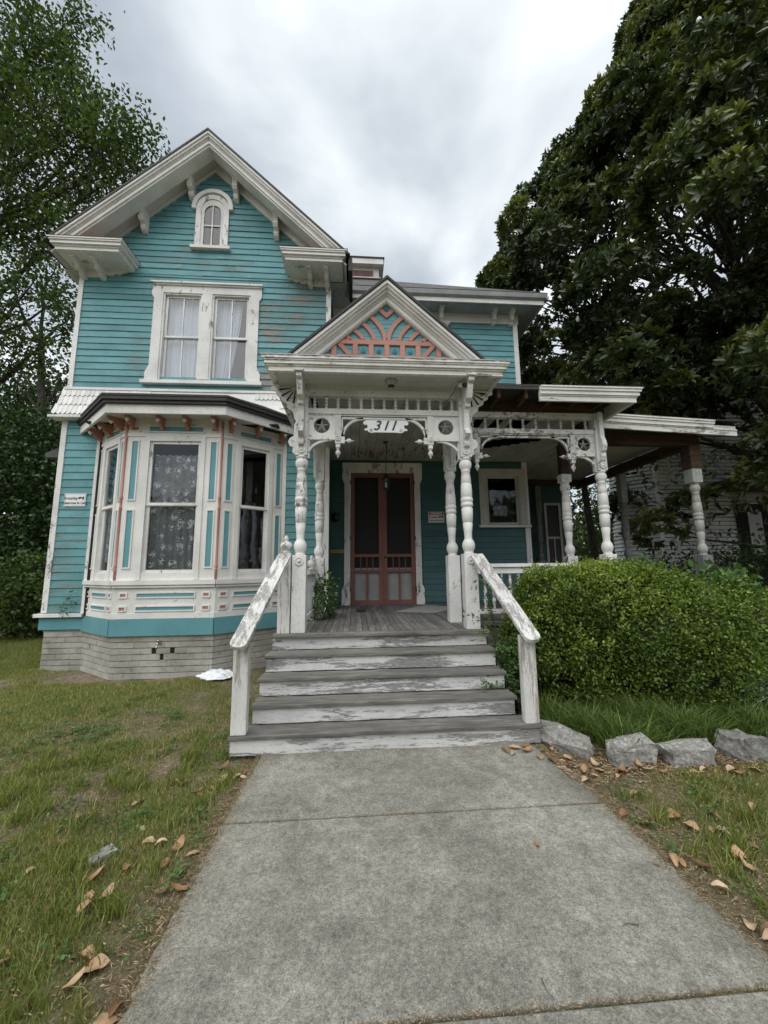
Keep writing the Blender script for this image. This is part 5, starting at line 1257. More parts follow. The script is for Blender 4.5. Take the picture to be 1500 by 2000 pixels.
# ================================================================== TREES
def foliage(name, centers, spread, per, L_, Wd, mat, parent, origin, droop=0., oval=True, tint=None, flat=0.0, kind=None):
    n = len(centers); C = np.repeat(centers, per, axis=0)
    O_ = rs.normal(size=C.shape)*spread; C = C+O_
    D = rdir(len(C))*1.0+norm(O_)*.6; D[:, 2] -= droop
    Nn = rdir(len(C)); Nn[:, 2] = np.abs(Nn[:, 2])+flat
    l = L_*rs.uniform(.7, 1.25, len(C)); w_ = Wd*rs.uniform(.75, 1.2, len(C))
    V, F, k = leafgeo(C, D, Nn, l, w_, oval)
    ct = np.repeat(rs.uniform(0, 1, n), per) if tint is None else np.repeat(tint, per)
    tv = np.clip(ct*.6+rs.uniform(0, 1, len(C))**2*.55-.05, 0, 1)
    o = fastmesh(name, V, F, mat, parent, origin, np.repeat(tv, k), kind=kind)
    return o
def limb(m, a, b, r0, r1, bend=.15, n=6):
    a, b = Vector(a), Vector(b); L_ = (b-a).length; o_ = Vector((rnd.uniform(-1, 1), rnd.uniform(-1, 1), rnd.uniform(-.3, 1)))*bend*L_
    pts = [a+(b-a)*(i/n)+o_*math.sin(math.pi*i/n) for i in range(n+1)]
    pts = [p+Vector((rnd.uniform(-1, 1), rnd.uniform(-1, 1), rnd.uniform(-1, 1)))*.02*L_ if 0 < i < n else p for i, p in enumerate(pts)]
    m.tube(pts, r0, r1, 7); return pts

# magnolia on the right
MGX, MGY = 12.2, 11.0
mg = thing('magnolia_tree', (MGX, MGY, 0), 'huge dark glossy magnolia filling the right side behind the side porch', 'tree')
zr_ = [2.2, 4, 6, 8, 10, 13, 16, 19, 22, 24.5]; rr_ = [4.6, 6.2, 7.2, 7.9, 7.7, 6.45, 4.6, 2.6, 1.1, .3]
def whorls(name, P, A, nl, L_, Wd, mat, parent, origin, tint, cone=(.45, 1.05)):
    """rosettes of leaves: P twig tips, A twig directions"""
    n = len(P); A = norm(A); T1 = norm(np.cross(A, rs.normal(size=(n, 3)))); T2 = np.cross(A, T1)
    C = np.repeat(P, nl, 0); ph = np.tile(np.arange(nl)*2.4, n)+np.repeat(rs.uniform(0, 6.28, n), nl); th = rs.uniform(cone[0], cone[1]+.35, n*nl)
    A_, B1, B2 = np.repeat(A, nl, 0), np.repeat(T1, nl, 0), np.repeat(T2, nl, 0)
    D = A_*np.cos(th)[:, None]+(B1*np.cos(ph)[:, None]+B2*np.sin(ph)[:, None])*np.sin(th)[:, None]
    l = L_*rs.uniform(.65, 1.25, n*nl); w_ = Wd*rs.uniform(.7, 1.2, n*nl)
    V, F, k = leafgeo(C+D*.015, D, A_+rs.normal(0, .25, (n*nl, 3)), l, w_, True)
    tv = np.clip(np.repeat(tint, nl)+rs.normal(0, .10, n*nl), 0, 1)
    return fastmesh(name, V, F, mat, parent, origin, np.repeat(tv, k))
nL = 900
zz = rs.uniform(2.6, 23.8, nL*3); R0 = np.interp(zz, zr_, rr_); zz = zz[rs.uniform(0, 7.8, nL*3) < R0+.8][:nL]; R0 = np.interp(zz, zr_, rr_)
an = rs.uniform(0, 2*np.pi, nL); rr = R0*np.where(rs.uniform(0, 1, nL) < .80, rs.uniform(.85, 1.08, nL), rs.uniform(.45, .88, nL))
LC = np.stack([MGX+rr*np.cos(an), MGY+rr*np.sin(an), zz], 1)
okl = ~((LC[:, 0] < 7.4) & (LC[:, 2] < 5.6)) & ~((LC[:, 0] < 5.2) & (LC[:, 2] < 8.9) & (LC[:, 1] > 7.8)) & (LC[:, 1] > 4.4) & ((LC[:, 2] > 6.0) | (rs.uniform(0, 1, nL) < .28)) & ((LC[:, 1] < MGY+2.5) | (rs.uniform(0, 1, nL) < .3))
LC = LC[okl]; LC = np.concatenate([LC, np.stack([rs.uniform(7.6, 13.5, 60), rs.uniform(7.6, 10.5, 60), rs.uniform(5.9, 8.6, 60)], 1)]); lobr = rs.uniform(.38, .98, len(LC)); PW, AW_, TW = [], [], []
for c, r in zip(LC, lobr):
    k = int(95*r*r)+18; u = rdir(k); out_ = np.array([c[0]-MGX, c[1]-MGY, 0]); out_ = out_/max(1e-3, np.linalg.norm(out_)); u = norm(u+out_*.55+np.array([0, 0, .35]))
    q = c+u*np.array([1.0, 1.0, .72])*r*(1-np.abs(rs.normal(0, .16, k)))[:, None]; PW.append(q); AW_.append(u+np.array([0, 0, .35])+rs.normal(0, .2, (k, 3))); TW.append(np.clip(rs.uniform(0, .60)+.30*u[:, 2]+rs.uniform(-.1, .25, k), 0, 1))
PW, AW_, TW = np.concatenate(PW), np.concatenate(AW_), np.concatenate(TW)
kk = ~((PW[:, 0] < 6.9) & (PW[:, 2] < 5.0)) & ~((PW[:, 0] < 4.7) & (PW[:, 2] < 8.4) & (PW[:, 1] > 7.9))
PW, AW_, TW = PW[kk], AW_[kk], TW[kk]; Cn = PW
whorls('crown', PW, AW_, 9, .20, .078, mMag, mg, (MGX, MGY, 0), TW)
P = np.stack([MGX+rs.normal(0, 3.0, 1100), MGY+rs.normal(0, 2.4, 1100), rs.uniform(7.0, 19, 1100)], 1); P = P[(P[:, 0] > 7) | (P[:, 2] > 8)]
P = P[np.hypot(P[:, 0]-MGX, P[:, 1]-MGY) < np.interp(P[:, 2], zr_, rr_)*.85]
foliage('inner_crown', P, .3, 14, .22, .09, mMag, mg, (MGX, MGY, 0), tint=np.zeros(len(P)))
m = MB(); m.tube([(MGX+1.9, MGY, -.1), (MGX+1.5, MGY, 5), (MGX+.4, MGY+.1, 13), (MGX, MGY, 22)], .38, .06, 12); m.build('trunk', mBark, mg, smooth=True)
m = MB()
for q in LC[::5]:
    zb = max(2.0, q[2]*.72); limb(m, (MGX+float(np.interp(zb, [2, 5, 13, 22], [1.8, 1.5, .4, 0])), MGY, zb), tuple(q), .07, .012, .10)
m.build('limb', mBark, mg, smooth=True)
for i in range(60):
    q = Cn[rs.randint(len(Cn))]
    if q[1] > 8.5 or q[2] > 12 or math.hypot(q[0], q[1], q[2]-1.7) < 9: continue
    d = Vector((q[0]-MGX, q[1]-MGY, 0)).normalized(); c = Vector(q)+d*.3
    MB().lathe(c.x, c.y, [(c.z-.05, .01), (c.z-.03, .035), (c.z+.02, .045), (c.z+.06, .03), (c.z+.085, .008)], 10).build('blossom', mCloth, mg, smooth=True)
# hanging sprays beside the green post
sp_ = []
for i in range(50):
    x_ = rs.uniform(6.7, 13.5); y_2 = rs.uniform(7.6, 10.5); sp_.append((x_, y_2, rs.uniform(2.3, 4.8)))
for i in range(22): sp_.append((rs.uniform(11.0, 13.5), rs.uniform(8.4, 9.8), rs.uniform(3.2, 6.2)))
foliage('low_spray', np.array(sp_), .17, 13, .18, .075, mMag, mg, (MGX, MGY, 0), droop=.3, tint=rs.uniform(0, .5, len(sp_)))

# left tree
LT = [(-13.22, 23.64, 1.77, 1), (-13.73, 21.32, 1.72, 1), (-12.09, 22.23, 1.17, 0.8), (-12.68, 18.76, 2.08, 1), (-10.83, 19.39, 1.54, 1), (-9.51, 18.67, 1.26, 1), (-8.3, 18.17, 0.82, 0.7), (-11.31, 16.55, 1.87, 1), (-9.49, 17.26, 1.05, 1), (-12.81, 15.11, 1.45, 0.9), (-11.46, 14.42, 1.1, 0.8), (-10.37, 20.65, 0.88, 0.5), (-11.97, 12.47, 1.07, 0.5), (-11.0, 11.79, 0.89, 0.5), (-12.44, 10.5, 1.04, 0.5), (-11.12, 9.55, 0.87, 0.4), (-10.52, 10.58, 0.53, 0.4), (-11.56, 24.87, 0.8, 0.5), (-15.44, 19.94, 2.23, 1), (-14.68, 14.34, 2.13, 1), (-13.66, 9.28, 1.7, 0.7)]
ok_ = thing('tall_oak', (-15.5, 15, 0), 'tall leafy oak reaching over the roof from the left', 'tree')
m = MB(); m.tube([(-15.8, 15, -.1), (-15.6, 15, 8), (-15.2, 14.8, 16), (-14.4, 14.5, 24)], .42, .10, 12); m.build('trunk', mBark, ok_, smooth=True)
Cs = []; m = MB()
for (x_, z_, r, dn) in LT:
    ttl = int(24*dn*r*r)+9
    P = np.stack([x_+rs.normal(0, r*.50, ttl), 14+rs.normal(0, max(.6, r*.6), ttl), z_+rs.normal(0, r*.46, ttl)], 1); Cs.append(P)
    zb = min(max(6, z_-3.5), 20); pts = limb(m, (-15.4, 15, zb), (x_, 14.1, z_-.1), .09, .025, .10, 8)
    for q in P[::3]: limb(m, pts[rnd.randint(4, 7)], tuple(q), .02, .006, .15, 4)
limb(m, (-15.3, 14.8, 11.6), (-10.3, 14, 14.3), .11, .03, .06, 9); limb(m, (-15.3, 14.8, 15.5), (-10.4, 14, 19.0), .11, .03, .06, 9)
Cs = np.concatenate(Cs); m.build('limb', mBark, ok_, smooth=True)
foliage('crown', Cs, .22, 24, .18, .11, mOak, ok_, (-15.5, 15, 0), droop=.15, oval=False, flat=.5)
# slender tree with a visible trunk
sl_ = thing('slender_tree', (-11.3, 14.4, 0), 'slender tree with thin forking trunk standing left of the house corner', 'tree')
m = MB(); a = [(-11.1, 14.4, -.1), (-11.15, 14.4, 4), (-11.35, 14.4, 7.5), (-11.65, 14.4, 10.2)]; m.tube(a, .16, .10, 9); m.build('trunk', mBark, sl_, smooth=True)
m = MB(); ends = [(-10.1, 14, 11.2), (-12.6, 14.2, 12.6), (-13.2, 14.3, 10.6), (-11.3, 14.2, 13.4), (-12.4, 14.2, 8.9), (-10.5, 14, 8.8)]
for i, e_ in enumerate(ends): limb(m, (-11.65, 14.4, 10.2) if i < 4 else (-11.3, 14.4, 7.2), e_, .07, .015, .12, 6)
m.build('limb', mBark, sl_, smooth=True)
P = np.concatenate([np.array(e_)+rs.normal(0, .55, (16, 3)) for e_ in ends]); foliage('crown', P, .22, 18, .14, .075, mOak, sl_, (-11.3, 14.4, 0), droop=.15, oval=False, flat=.4)

# thicket on the left, three overlapping shrubs
def shrub(name, label, cat, c, rad_, n, per, L_, Wd, mat, spread=.13, group=None, stem=True, zfloor=.1, oval=False, shell=.22, origin=None, tint=None, parent=None, droop=.1, flat=.3):
    o = thing(name, (c[0], c[1], 0), label, cat, group)
    u = rdir(n); k = 1-np.abs(rs.normal(0, shell, n)).clip(0, .9); lob = 1+.10*np.sin(u[:, 0]*7+c[0])*np.sin(u[:, 2]*6)+.06*np.sin(u[:, 1]*13)
    P = np.array(c)+u*np.array(rad_)*(k*lob)[:, None]; P = P[P[:, 2] > zfloor]
    foliage('foliage', P, spread, per, L_, Wd, mat, o, (c[0], c[1], 0), oval=oval, droop=droop, flat=flat)
    if stem:
        m = MB()
        for i in range(9):
            q = P[rs.randint(len(P))]; limb(m, (c[0]+rnd.uniform(-.2, .2), c[1]+rnd.uniform(-.2, .2), -.05), (float(q[0]), float(q[1]), float(q[2])), .03, .008, .12, 5)
        m.build('stems', mBark, o, smooth=True)
    return o
shrub('ivy_thicket', 'dark ivy-covered thicket rising beside the left corner of the house', 'shrub', (-10.8, 13.2, 3.2), (2.6, 1.4, 3.9), 2300, 16, .13, .095, mIvy, .2)
shrub('laurel_bush', 'mid-green bush at the foot of the thicket by the left corner board', 'shrub', (-8.9, 11.6, 1.05), (1.15, .9, 1.15), 420, 14, .13, .075, mOak, .13)
shrub('leafy_tree', 'bright green leafy tree low behind the slender trunk', 'tree', (-12.6, 17.5, 7.2), (3.2, 1.6, 3.2), 900, 16, .16, .10, mOak, .28)
shrub('backdrop_tree', 'dark broad tree behind the thicket at the left frame edge', 'tree', (-17, 18, 5.5), (4.5, 3, 5.5), 1500, 14, .20, .13, mIvy, .35)
# far trees seen through the porch
for (x_, y_2, z_, r, lb) in ((13.5, 24, 3.6, 3.3, 'distant rounded tree seen between the porch posts'), (20.5, 27, 4.5, 4.0, 'distant tree between the side porch and the white house'), (9.0, 27, 3.2, 3.2, 'distant low tree seen behind the porch corner')):
    shrub('distant_tree', lb, 'tree', (x_, y_2, z_), (r, r*.6, r), 420, 14, .22, .14, mOak, .3, group='distant trees behind the porch')
far = MB()
X_ = []
for i in range(6000):
    a = rs.uniform(-.9, 1.25); d = rs.uniform(45, 60); X_.append((math.sin(a)*d, math.cos(a)*d, abs(rs.normal(0, 3.2))))
foliage('far_woodland', np.array(X_), .7, 8, .8, .55, mIvy, None, (0, 0, 0), oval=False, kind='stuff')
m = MB(); m.tube([(8.35, 13.0, 0), (8.2, 13, 2.4), (8.05, 13, 4.5), (7.8, 13, 6.5)], .14, .09, 9)
t2 = thing('thin_trunk_tree', (8.35, 13, 0), 'thin dark trunk seen through the side porch between white posts', 'tree'); m.build('trunk', mBark, t2, smooth=True)
P = np.array([(7.8, 13, 6.8)])+rs.normal(0, .9, (60, 3)); foliage('crown', P, .2, 12, .16, .08, mMag, t2, (8.35, 13, 0))

for (x_, y_2, r_2, lb) in ((-16, -24, 6, 'broad street tree behind the viewer to the left'), (-5, -30, 6.5, 'tall street tree straight behind the viewer'), (8, -27, 6, 'street tree behind the viewer to the right'), (20, -25, 7, 'large street tree far right behind the viewer'), (-28, -18, 7, 'large street tree far left behind the viewer')):
    shrub('street_tree', lb, 'tree', (x_, y_2, r_2*.7), (r_2, r_2*.6, r_2*.7), 420, 10, .6, .42, mOak, .6, group='trees across the street')
# ---- hedge ------------------------------------------------------------------
hd = thing('boxwood_hedge', (3.4, 5.0, 0), 'rounded bright green boxwood hedge in front of the porch railing', 'hedge')
def superell(n, c, r, p=3.6):
    u = rdir(n); k = (np.abs(u[:, 0])**p+np.abs(u[:, 1])**p+np.abs(u[:, 2])**p)**(-1/p); return np.array(c)+u*k[:, None]*np.array(r), u
def hedge(c, r, n, L_=.028):
    P, u = superell(n, c, r); lob = 1+.07*np.sin(P[:, 0]*5+1)*np.sin(P[:, 2]*6)+.05*np.sin(P[:, 0]*13+P[:, 1]*9)*np.cos(P[:, 2]*11)+rs.normal(0, .03, n)+(rs.uniform(0, 1, n) < .06)*rs.uniform(0, .10, n)
    P = np.array(c)+(P-np.array(c))*(lob*(1-np.abs(rs.normal(0, .05, n))))[:, None]; return P[(P[:, 2] > .22) & (P[:, 1] < c[1]+r[1]*.6)]
P = np.concatenate([hedge((3.22, 5.05, .93), (1.16, .58, .77), 8200), hedge((3.85, 4.75, .72), (.78, .58, .72), 4200)])
hv = np.clip(.25+.25*np.sin(P[:, 0]*4+P[:, 2]*5)+np.clip((P[:, 2]-1.1)*.8, 0, .5), 0, 1)
gap = np.sin(P[:, 0]*8.1+P[:, 1]*5)*np.sin(P[:, 2]*9.3+1)+.5*np.sin(P[:, 0]*19)*np.sin(P[:, 2]*17)
kp = (gap < .62) | (rs.uniform(0, 1, len(P)) < .35); P, hv = P[kp], hv[kp]
foliage('foliage', P, .032, 10, .042, .025, mBox, hd, (3.4, 5.0, 0), oval=False, tint=hv, flat=.5)
shp = []; ms_ = MB()
for i in range(150):
    x_ = rnd.uniform(2.15, 4.5); y_2 = rnd.uniform(4.6, 5.2); zt = 1.60 if x_ < 4.1 else 1.38
    if rnd.random() < .35: y_2 = rnd.uniform(4.35, 4.6); zt = rnd.uniform(.6, 1.4)
    a = Vector((x_, y_2, zt)); b_ = a+Vector((rnd.uniform(-.08, .08), rnd.uniform(-.12, .04), rnd.uniform(.04, .17))); ms_.tube([a-Vector((0, 0, .1)), a, b_], .0025, .0012, 4)
    for q in range(5): shp.append(tuple(a.lerp(b_, q/4)))
ms_.build('shoots', mBark, hd, kind='stuff'); foliage('shoot_leaves', np.array(shp), .012, 5, .040, .024, mBox, hd, (3.4, 5.0, 0), oval=False, tint=np.full(len(shp), .75), flat=.5)
core = MB(); 
import bmesh
def blob(name, c, r, mat, parent, p=2.8):
    bm = bmesh.new(); bmesh.ops.create_icosphere(bm, subdivisions=4, radius=1)
    for v in bm.verts:
        u = v.co.normalized(); k = (abs(u.x)**p+abs(u.y)**p+abs(u.z)**p)**(-1/p); v.co = Vector((u.x*k*r[0], u.y*k*r[1], u.z*k*r[2]))*(1+.05*math.sin(u.x*9+u.z*7))
    me = bpy.data.meshes.new(name); bm.to_mesh(me); bm.free(); me.materials.append(mat); o = bpy.data.objects.new(name, me); link(o, parent, c); return o
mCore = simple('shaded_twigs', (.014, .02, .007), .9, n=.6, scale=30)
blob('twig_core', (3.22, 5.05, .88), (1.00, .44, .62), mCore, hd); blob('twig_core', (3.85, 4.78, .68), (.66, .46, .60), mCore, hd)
m = MB()
for i in range(40):
    x_ = rnd.uniform(2.5, 4.4); limb(m, (x_, rnd.uniform(4.75, 5.1), -.03), (x_+rnd.uniform(-.3, .3), rnd.uniform(4.55, 4.9), rnd.uniform(.4, .8)), .010, .004, .15, 5)
m.build('stems', mBark, hd, smooth=True)
# looser vine-grown shrub to the right
vs_ = shrub('vine_shrub', 'loose sprawling shrub with vines right of the clipped hedge', 'shrub', (5.6, 5.6, .75), (1.25, .8, .72), 1500, 12, .05, .032, mBox, .06, zfloor=.15)
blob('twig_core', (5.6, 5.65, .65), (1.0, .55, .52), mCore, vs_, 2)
shrub('broadleaf_vine', 'broad-leaved vine climbing over the top of the hedge by the green post', 'vine', (5.35, 5.75, 1.25), (.95, .45, .42), 170, 8, .11, .085, mWeed, .08, stem=False)
shrub('climber_sprigs', 'light green climber sprigs rising above the middle of the hedge', 'vine', (4.25, 5.6, 1.5), (.35, .2, .38), 60, 8, .07, .04, mWeed, .06)
shrub('dark_understory', 'dark shrubs below the white neighbouring house', 'shrub', (10.5, 10.0, .9), (3.6, 1.4, 1.3), 900, 14, .10, .06, mIvy, .18)
shrub('weedy_bush', 'weedy bush spilling out by the granite edging at the right frame edge', 'shrub', (4.75, 4.35, .30), (.75, .55, .45), 380, 12, .045, .024, mWeed, .07)
m = MB()
for i in range(34):     # bare pale twigs
    x_ = rnd.uniform(3.9, 5.2); limb(m, (x_, rnd.uniform(4.2, 4.6), 0), (x_+rnd.uniform(-.3, .5), rnd.uniform(3.9, 4.4), rnd.uniform(.3, .8)), .005, .002, .25, 6)
tag(m.build('dead_twigs', mBarkPale), 'pale bare twigs arching out of the bush on the right', 'twigs', kind='stuff')
# plants on the porch edge and sapling
shrub('porch_creeper', 'green creeper tangled at the foot of the left rear porch post', 'plant', (-.56, 6.55, 1.25), (.22, .45, .42), 110, 9, .075, .04, mWeed, .05, zfloor=.9)
sa = thing('sapling', (1.80, 4.55, 0), 'thin sapling with small oval leaves growing through the right handrail', 'sapling')
m = MB(); S1 = limb(m, (1.80, 4.55, 0), (1.60, 4.62, 1.30), .008, .004, .05, 8); tips = []
for i in range(10):
    p = S1[min(8, 2+i*7//10)]; e_ = p+Vector((rnd.uniform(-.33, .22), rnd.uniform(-.2, .1), rnd.uniform(.02, .3))); q = limb(m, p, e_, .004, .0015, .1, 5); tips += q[1:]
m.build('stem', mBark, sa)
foliage('leaves', np.array([tuple(t_) for t_ in tips]), .028, 5, .045, .028, mWeed, sa, (1.80, 4.55, 0), flat=.8)
shrub('step_weed', 'leafy weed clump squeezed between the steps and the hedge', 'plant', (1.92, 4.85, .5), (.22, .25, .35), 130, 9, .05, .032, mWeed, .04)
sp2 = shrub('corner_creeper', 'small creeper climbing the lowest clapboards at the left corner', 'vine', (-5.2, 7.68, 1.12), (.16, .03, .25), 14, 5, .04, .03, mWeed, .03, stem=False)

# ================================================================== GRASS, LITTER
def blades(n, xf, h0, h1, w_, mat, name, lean=.35, label=None):
    x, y, hs, tb = xf(n); n = len(x); z = hgt(x, y)
    h = rs.uniform(h0, h1, n)*hs; a = rs.uniform(0, 2*np.pi, n); la = rs.uniform(.05, lean, n)*h*1.6; lb = rs.uniform(0, 2*np.pi, n)
    wx, wy = np.cos(a)*w_/2, np.sin(a)*w_/2; lx_, ly_ = np.cos(lb)*la, np.sin(lb)*la
    B = np.stack([x, y, z], 1); w3 = np.stack([wx, wy, 0*wx], 1)
    m1 = B+np.stack([lx_*.35, ly_*.35, h*.6], 1); tp = B+np.stack([lx_, ly_, h], 1)
    V = np.stack([B-w3, B+w3, m1+w3*.7, m1-w3*.7, tp], 1).reshape(-1, 3); i = (np.arange(n)*5)[:, None, None]
    F = (np.array([(0, 1, 2), (0, 2, 3), (3, 2, 4)])[None]+i).reshape(-1, 3)
    t = np.repeat(np.clip(tb+rs.normal(0, .18, n), 0, 1), 5)
    o = fastmesh(name, V, F, mat, None, (0, 0, 0), t, kind='stuff')
    if label: tag(o, label, 'grass')
    return o
def dens(x, y): return np.sin(x*1.35+.4)*np.sin(y*1.2+1)+.6*np.sin(x*3.1-y*2.3)+.45*np.sin(x*7.3+y*5.7)+.35*np.sin(x*13-y*11)
def lawnpts(n):
    x = np.concatenate([rs.uniform(-7.5, -.93, n), rs.uniform(-4.2, -.93, n//2), rs.uniform(1.86, 6.5, n//3)])
    y = np.concatenate([rs.uniform(1.2, 9.5, n), rs.uniform(1.2, 4.6, n//2), rs.uniform(1.0, 3.45, n//3)])
    d = dens(x, y)+rs.normal(0, .45, len(x)); edge = np.minimum(np.abs(x+.93), np.abs(x-1.86))
    far_ = np.clip((y-4.2)/1.6, 0, 1)*1.1
    k = (d+far_*.8 > .34) & (edge > rs.uniform(0, .38, len(x))) & ~((y > 6.9) & (x > -5.1)) & ~((y > 7.7) & (x > -5.75))
    k &= ~((x > -1.3) & (x < 2) & (y > 3.9))
    k &= ~((y > 4.5) & (y < 5.3) & (x > -3.6) & (x < -1.6) & (rs.uniform(0, 1, len(x)) < .75))
    x, y, d = x[k], y[k], d[k]; return x, y, .65+.35*np.clip(d, 0, 1.2), np.clip(.45+.12*d, 0, 1)*0+rs.choice([.25, .5, .9], len(x), p=[.35, .45, .2])
blades(200000, lawnpts, .018, .052, .0045, mGrassB, 'grass', .5, 'short patchy lawn grass either side of the path')
def tuft(n):
    cs_ = []; 
    for i in range(230):
        if i < 165: cs_.append((rs.uniform(-3.6, -1.05), rs.uniform(1.35, 4.4)))
        else: cs_.append((rs.uniform(2.0, 3.9), rs.uniform(1.5, 3.3)))
    c = np.array(cs_)[rs.randint(0, len(cs_), n)]; x = c[:, 0]+rs.normal(0, .035, n); y = c[:, 1]+rs.normal(0, .035, n); return x, y, np.ones(n), rs.uniform(.1, .6, n)
def farlawn(n):
    x = rs.uniform(-6.5, -1.1, n); y = rs.uniform(4.3, 7.7, n); d = dens(x, y)+rs.normal(0, .5, n)
    k = (d > -.2) & ~((y > 6.85) & (x > -5.0)) & ~((y > 4.6) & (y < 5.2) & (x > -3.4) & (x < -1.8) & (rs.uniform(0, 1, n) < .8)); return x[k], y[k], np.ones(k.sum()), rs.choice([.3, .6, 1.0], k.sum(), p=[.35, .45, .2])
blades(70000, farlawn, .02, .055, .006, mGrassB, 'grass', .5, 'short lawn grass between the path and the bay window foundation')
blades(9000, tuft, .05, .12, .007, mGrassB, 'grass_tufts', .7, 'taller grass tufts scattered through the lawn')
def lily(n):
    x = rs.uniform(2.05, 5.2, n); y = 3.78+.25*(x < 2.4)+rs.uniform(0, .85, n)+.06*np.sin(x*9); return x, y, 1+.25*np.sin(x*8+y*5), rs.uniform(.1, .7, n)
blades(13000, lily, .14, .33, .011, mLily, 'border_grass', .9, 'dark strappy border grass growing behind the granite blocks')
def sidestrip(n):
    x = rs.uniform(-9.5, -5.8, n); y = rs.uniform(7, 13, n); return x, y, np.ones(n), rs.uniform(0, .4, n)
blades(24000, sidestrip, .03, .08, .008, mGrassB, 'side_grass', .5, 'shaded grass beside the left foundation')
# low clover weeds
def weedpts(n, boxes):
    out_ = []
    for (x0, x1, y0, y1, k) in boxes:
        cx_ = rs.uniform(x0, x1, k); cy_ = rs.uniform(y0, y1, k)
        for a, b in zip(cx_, cy_): out_ += [(a+rs.normal(0, .05), b+rs.normal(0, .05), -.012+rs.uniform(0, .03)) for _ in range(n)]
    return np.array(out_)
W_ = weedpts(12, [(-4.2, -1.0, 1.4, 5.5, 150), (1.9, 3.8, 1.3, 3.3, 45), (-4.5, -2.6, 4.4, 6.2, 40)])
o = foliage('clover', W_, .012, 3, .028, .02, mWeed, None, (0, 0, 0), oval=False, flat=2.0, kind='stuff'); tag(o, 'low clover and broadleaf weeds in the lawn', 'weeds')
# straw, needles and leaf crumbs
def litter(n, fx, name, label, l0, l1, w_, mat=mStraw):
    x, y = fx(n); n = len(x); on = (x > -.9) & (x < 1.81) & (y < 4.1)
    z = np.where(on, .010, hgt(x, y)+.004+rs.uniform(0, .012, n)); a = rs.uniform(0, np.pi*2, n); L_ = rs.uniform(l0, l1, n)
    D = np.stack([np.cos(a), np.sin(a), rs.uniform(-.12, .25, n)*(~on)], 1); C = np.stack([x, y, z], 1); Nn = np.tile((0, 0, 1.), (n, 1))+rs.normal(0, .2, (n, 3))
    V, F, k = leafgeo(C, D, Nn, L_, w_*rs.uniform(.5, 1.5, n), False)
    o = fastmesh(name, V, F, mat, None, (0, 0, 0), np.repeat(rs.uniform(0, 1, n), k), kind='stuff'); tag(o, label, 'litter'); return o
def edgepts(n):
    s_ = rs.uniform(0, 1, n); x1 = -.885-np.abs(rs.normal(0, .10, n)); x2 = 1.795+np.abs(rs.normal(0, .11, n))
    y = rs.uniform(1.0, 4.2, n); return np.where(s_ < .5, x1, x2), y
litter(9000, edgepts, 'straw_litter', 'straw and pine needles banked along the path edges', .012, .05, .003)
def widepts(n): return np.concatenate([rs.uniform(-4.2, -.95, n//2), rs.uniform(1.9, 4.2, n//2)]), np.concatenate([rs.uniform(1.2, 5.5, n//2), rs.uniform(1.2, 3.9, n//2)])
litter(26000, widepts, 'leaf_crumbs', 'dry leaf crumbs and twigs over the thin lawn', .008, .035, .006)
def jointpts(n):
    j = rs.randint(0, 3, n); x = rs.uniform(-.9, 1.8, n); return x, np.where(j == 0, 3.037, np.where(j == 1, 1.755, 3.99))+rs.normal(0, 1, n)*np.where(j == 2, .03, .006)
litter(3200, jointpts, 'joint_litter', 'dry crumbs lodged in the path joints and against the bottom step', .008, .022, .003)
def rockpts(n): return rs.uniform(1.75, 3.9, n), 3.42+rs.normal(0, .12, n)+(rs.uniform(0, .4, n))
litter(4500, rockpts, 'rock_litter', 'leaf litter heaped in front of the granite blocks', .015, .06, .012)

# dry magnolia leaves
def leafmesh(i):
    r = random.Random(i+40); L_, W2_ = r.uniform(.095, .14), r.uniform(.030, .048); n = 10; V = []; F = []
    curl, cup, tw = r.uniform(-.6, 1.3), r.uniform(.1, 1.1), r.uniform(-1, 1)
    for k in range(n+1):
        t = k/n; w_ = W2_*math.sin(math.pi*min(1, t*.93+.05))**.75*(1-.15*t)
        if k == n: w_ = .001
        x = (t-.5)*L_; zc = .012+curl*(t-.5)**2*L_*1.1
        for j in range(5):
            s_ = (j-2)/2; yy = s_*w_*(1-abs(cup)*.25); zz_ = zc+cup*abs(s_)**1.6*w_*.75+tw*s_*w_*(t-.5)+.002*math.sin(17*t+3*s_)
            V.append((x, yy, max(zz_, .001)))
    for k in range(n):
        for j in range(4): a = k*5+j; F.append((a, a+1, a+6, a+5))
    b = len(V); V += [(-.5*L_-.025, .002, .004), (-.5*L_, .003, .012), (-.5*L_, -.003, .012)]; F.append((b, b+1, b+2))
    me = bpy.data.meshes.new('dry_leaf'); me.from_pydata(V, [], F); me.materials.append(mDry); me.polygons.foreach_set('use_smooth', [True]*len(me.polygons)); me.update(); return me
LM = [leafmesh(i) for i in range(13)]
LL = [(-1.4, 3.63), (-1.82, 4.11), (-1.45, 3.08), (-1.34, 2.93), (-1.12, 2.86), (-1.64, 3.38), (-1.47, 2.63), (-1.41, 2.46), (-1.32, 2.46), (-1.57, 2.41), (-0.96, 2.5), (-1.2, 2.11), (-1.17, 1.98), (-1.13, 2.06), (-0.95, 1.89), (-1.22, 3.46), (-1.17, 3.55), (-1.12, 3.66), (-0.99, 3.75), (-0.94, 3.69), (-0.96, 3.82), (-1.34, 2.7), (-1.89, 2.71), (-1.87, 2.93)]
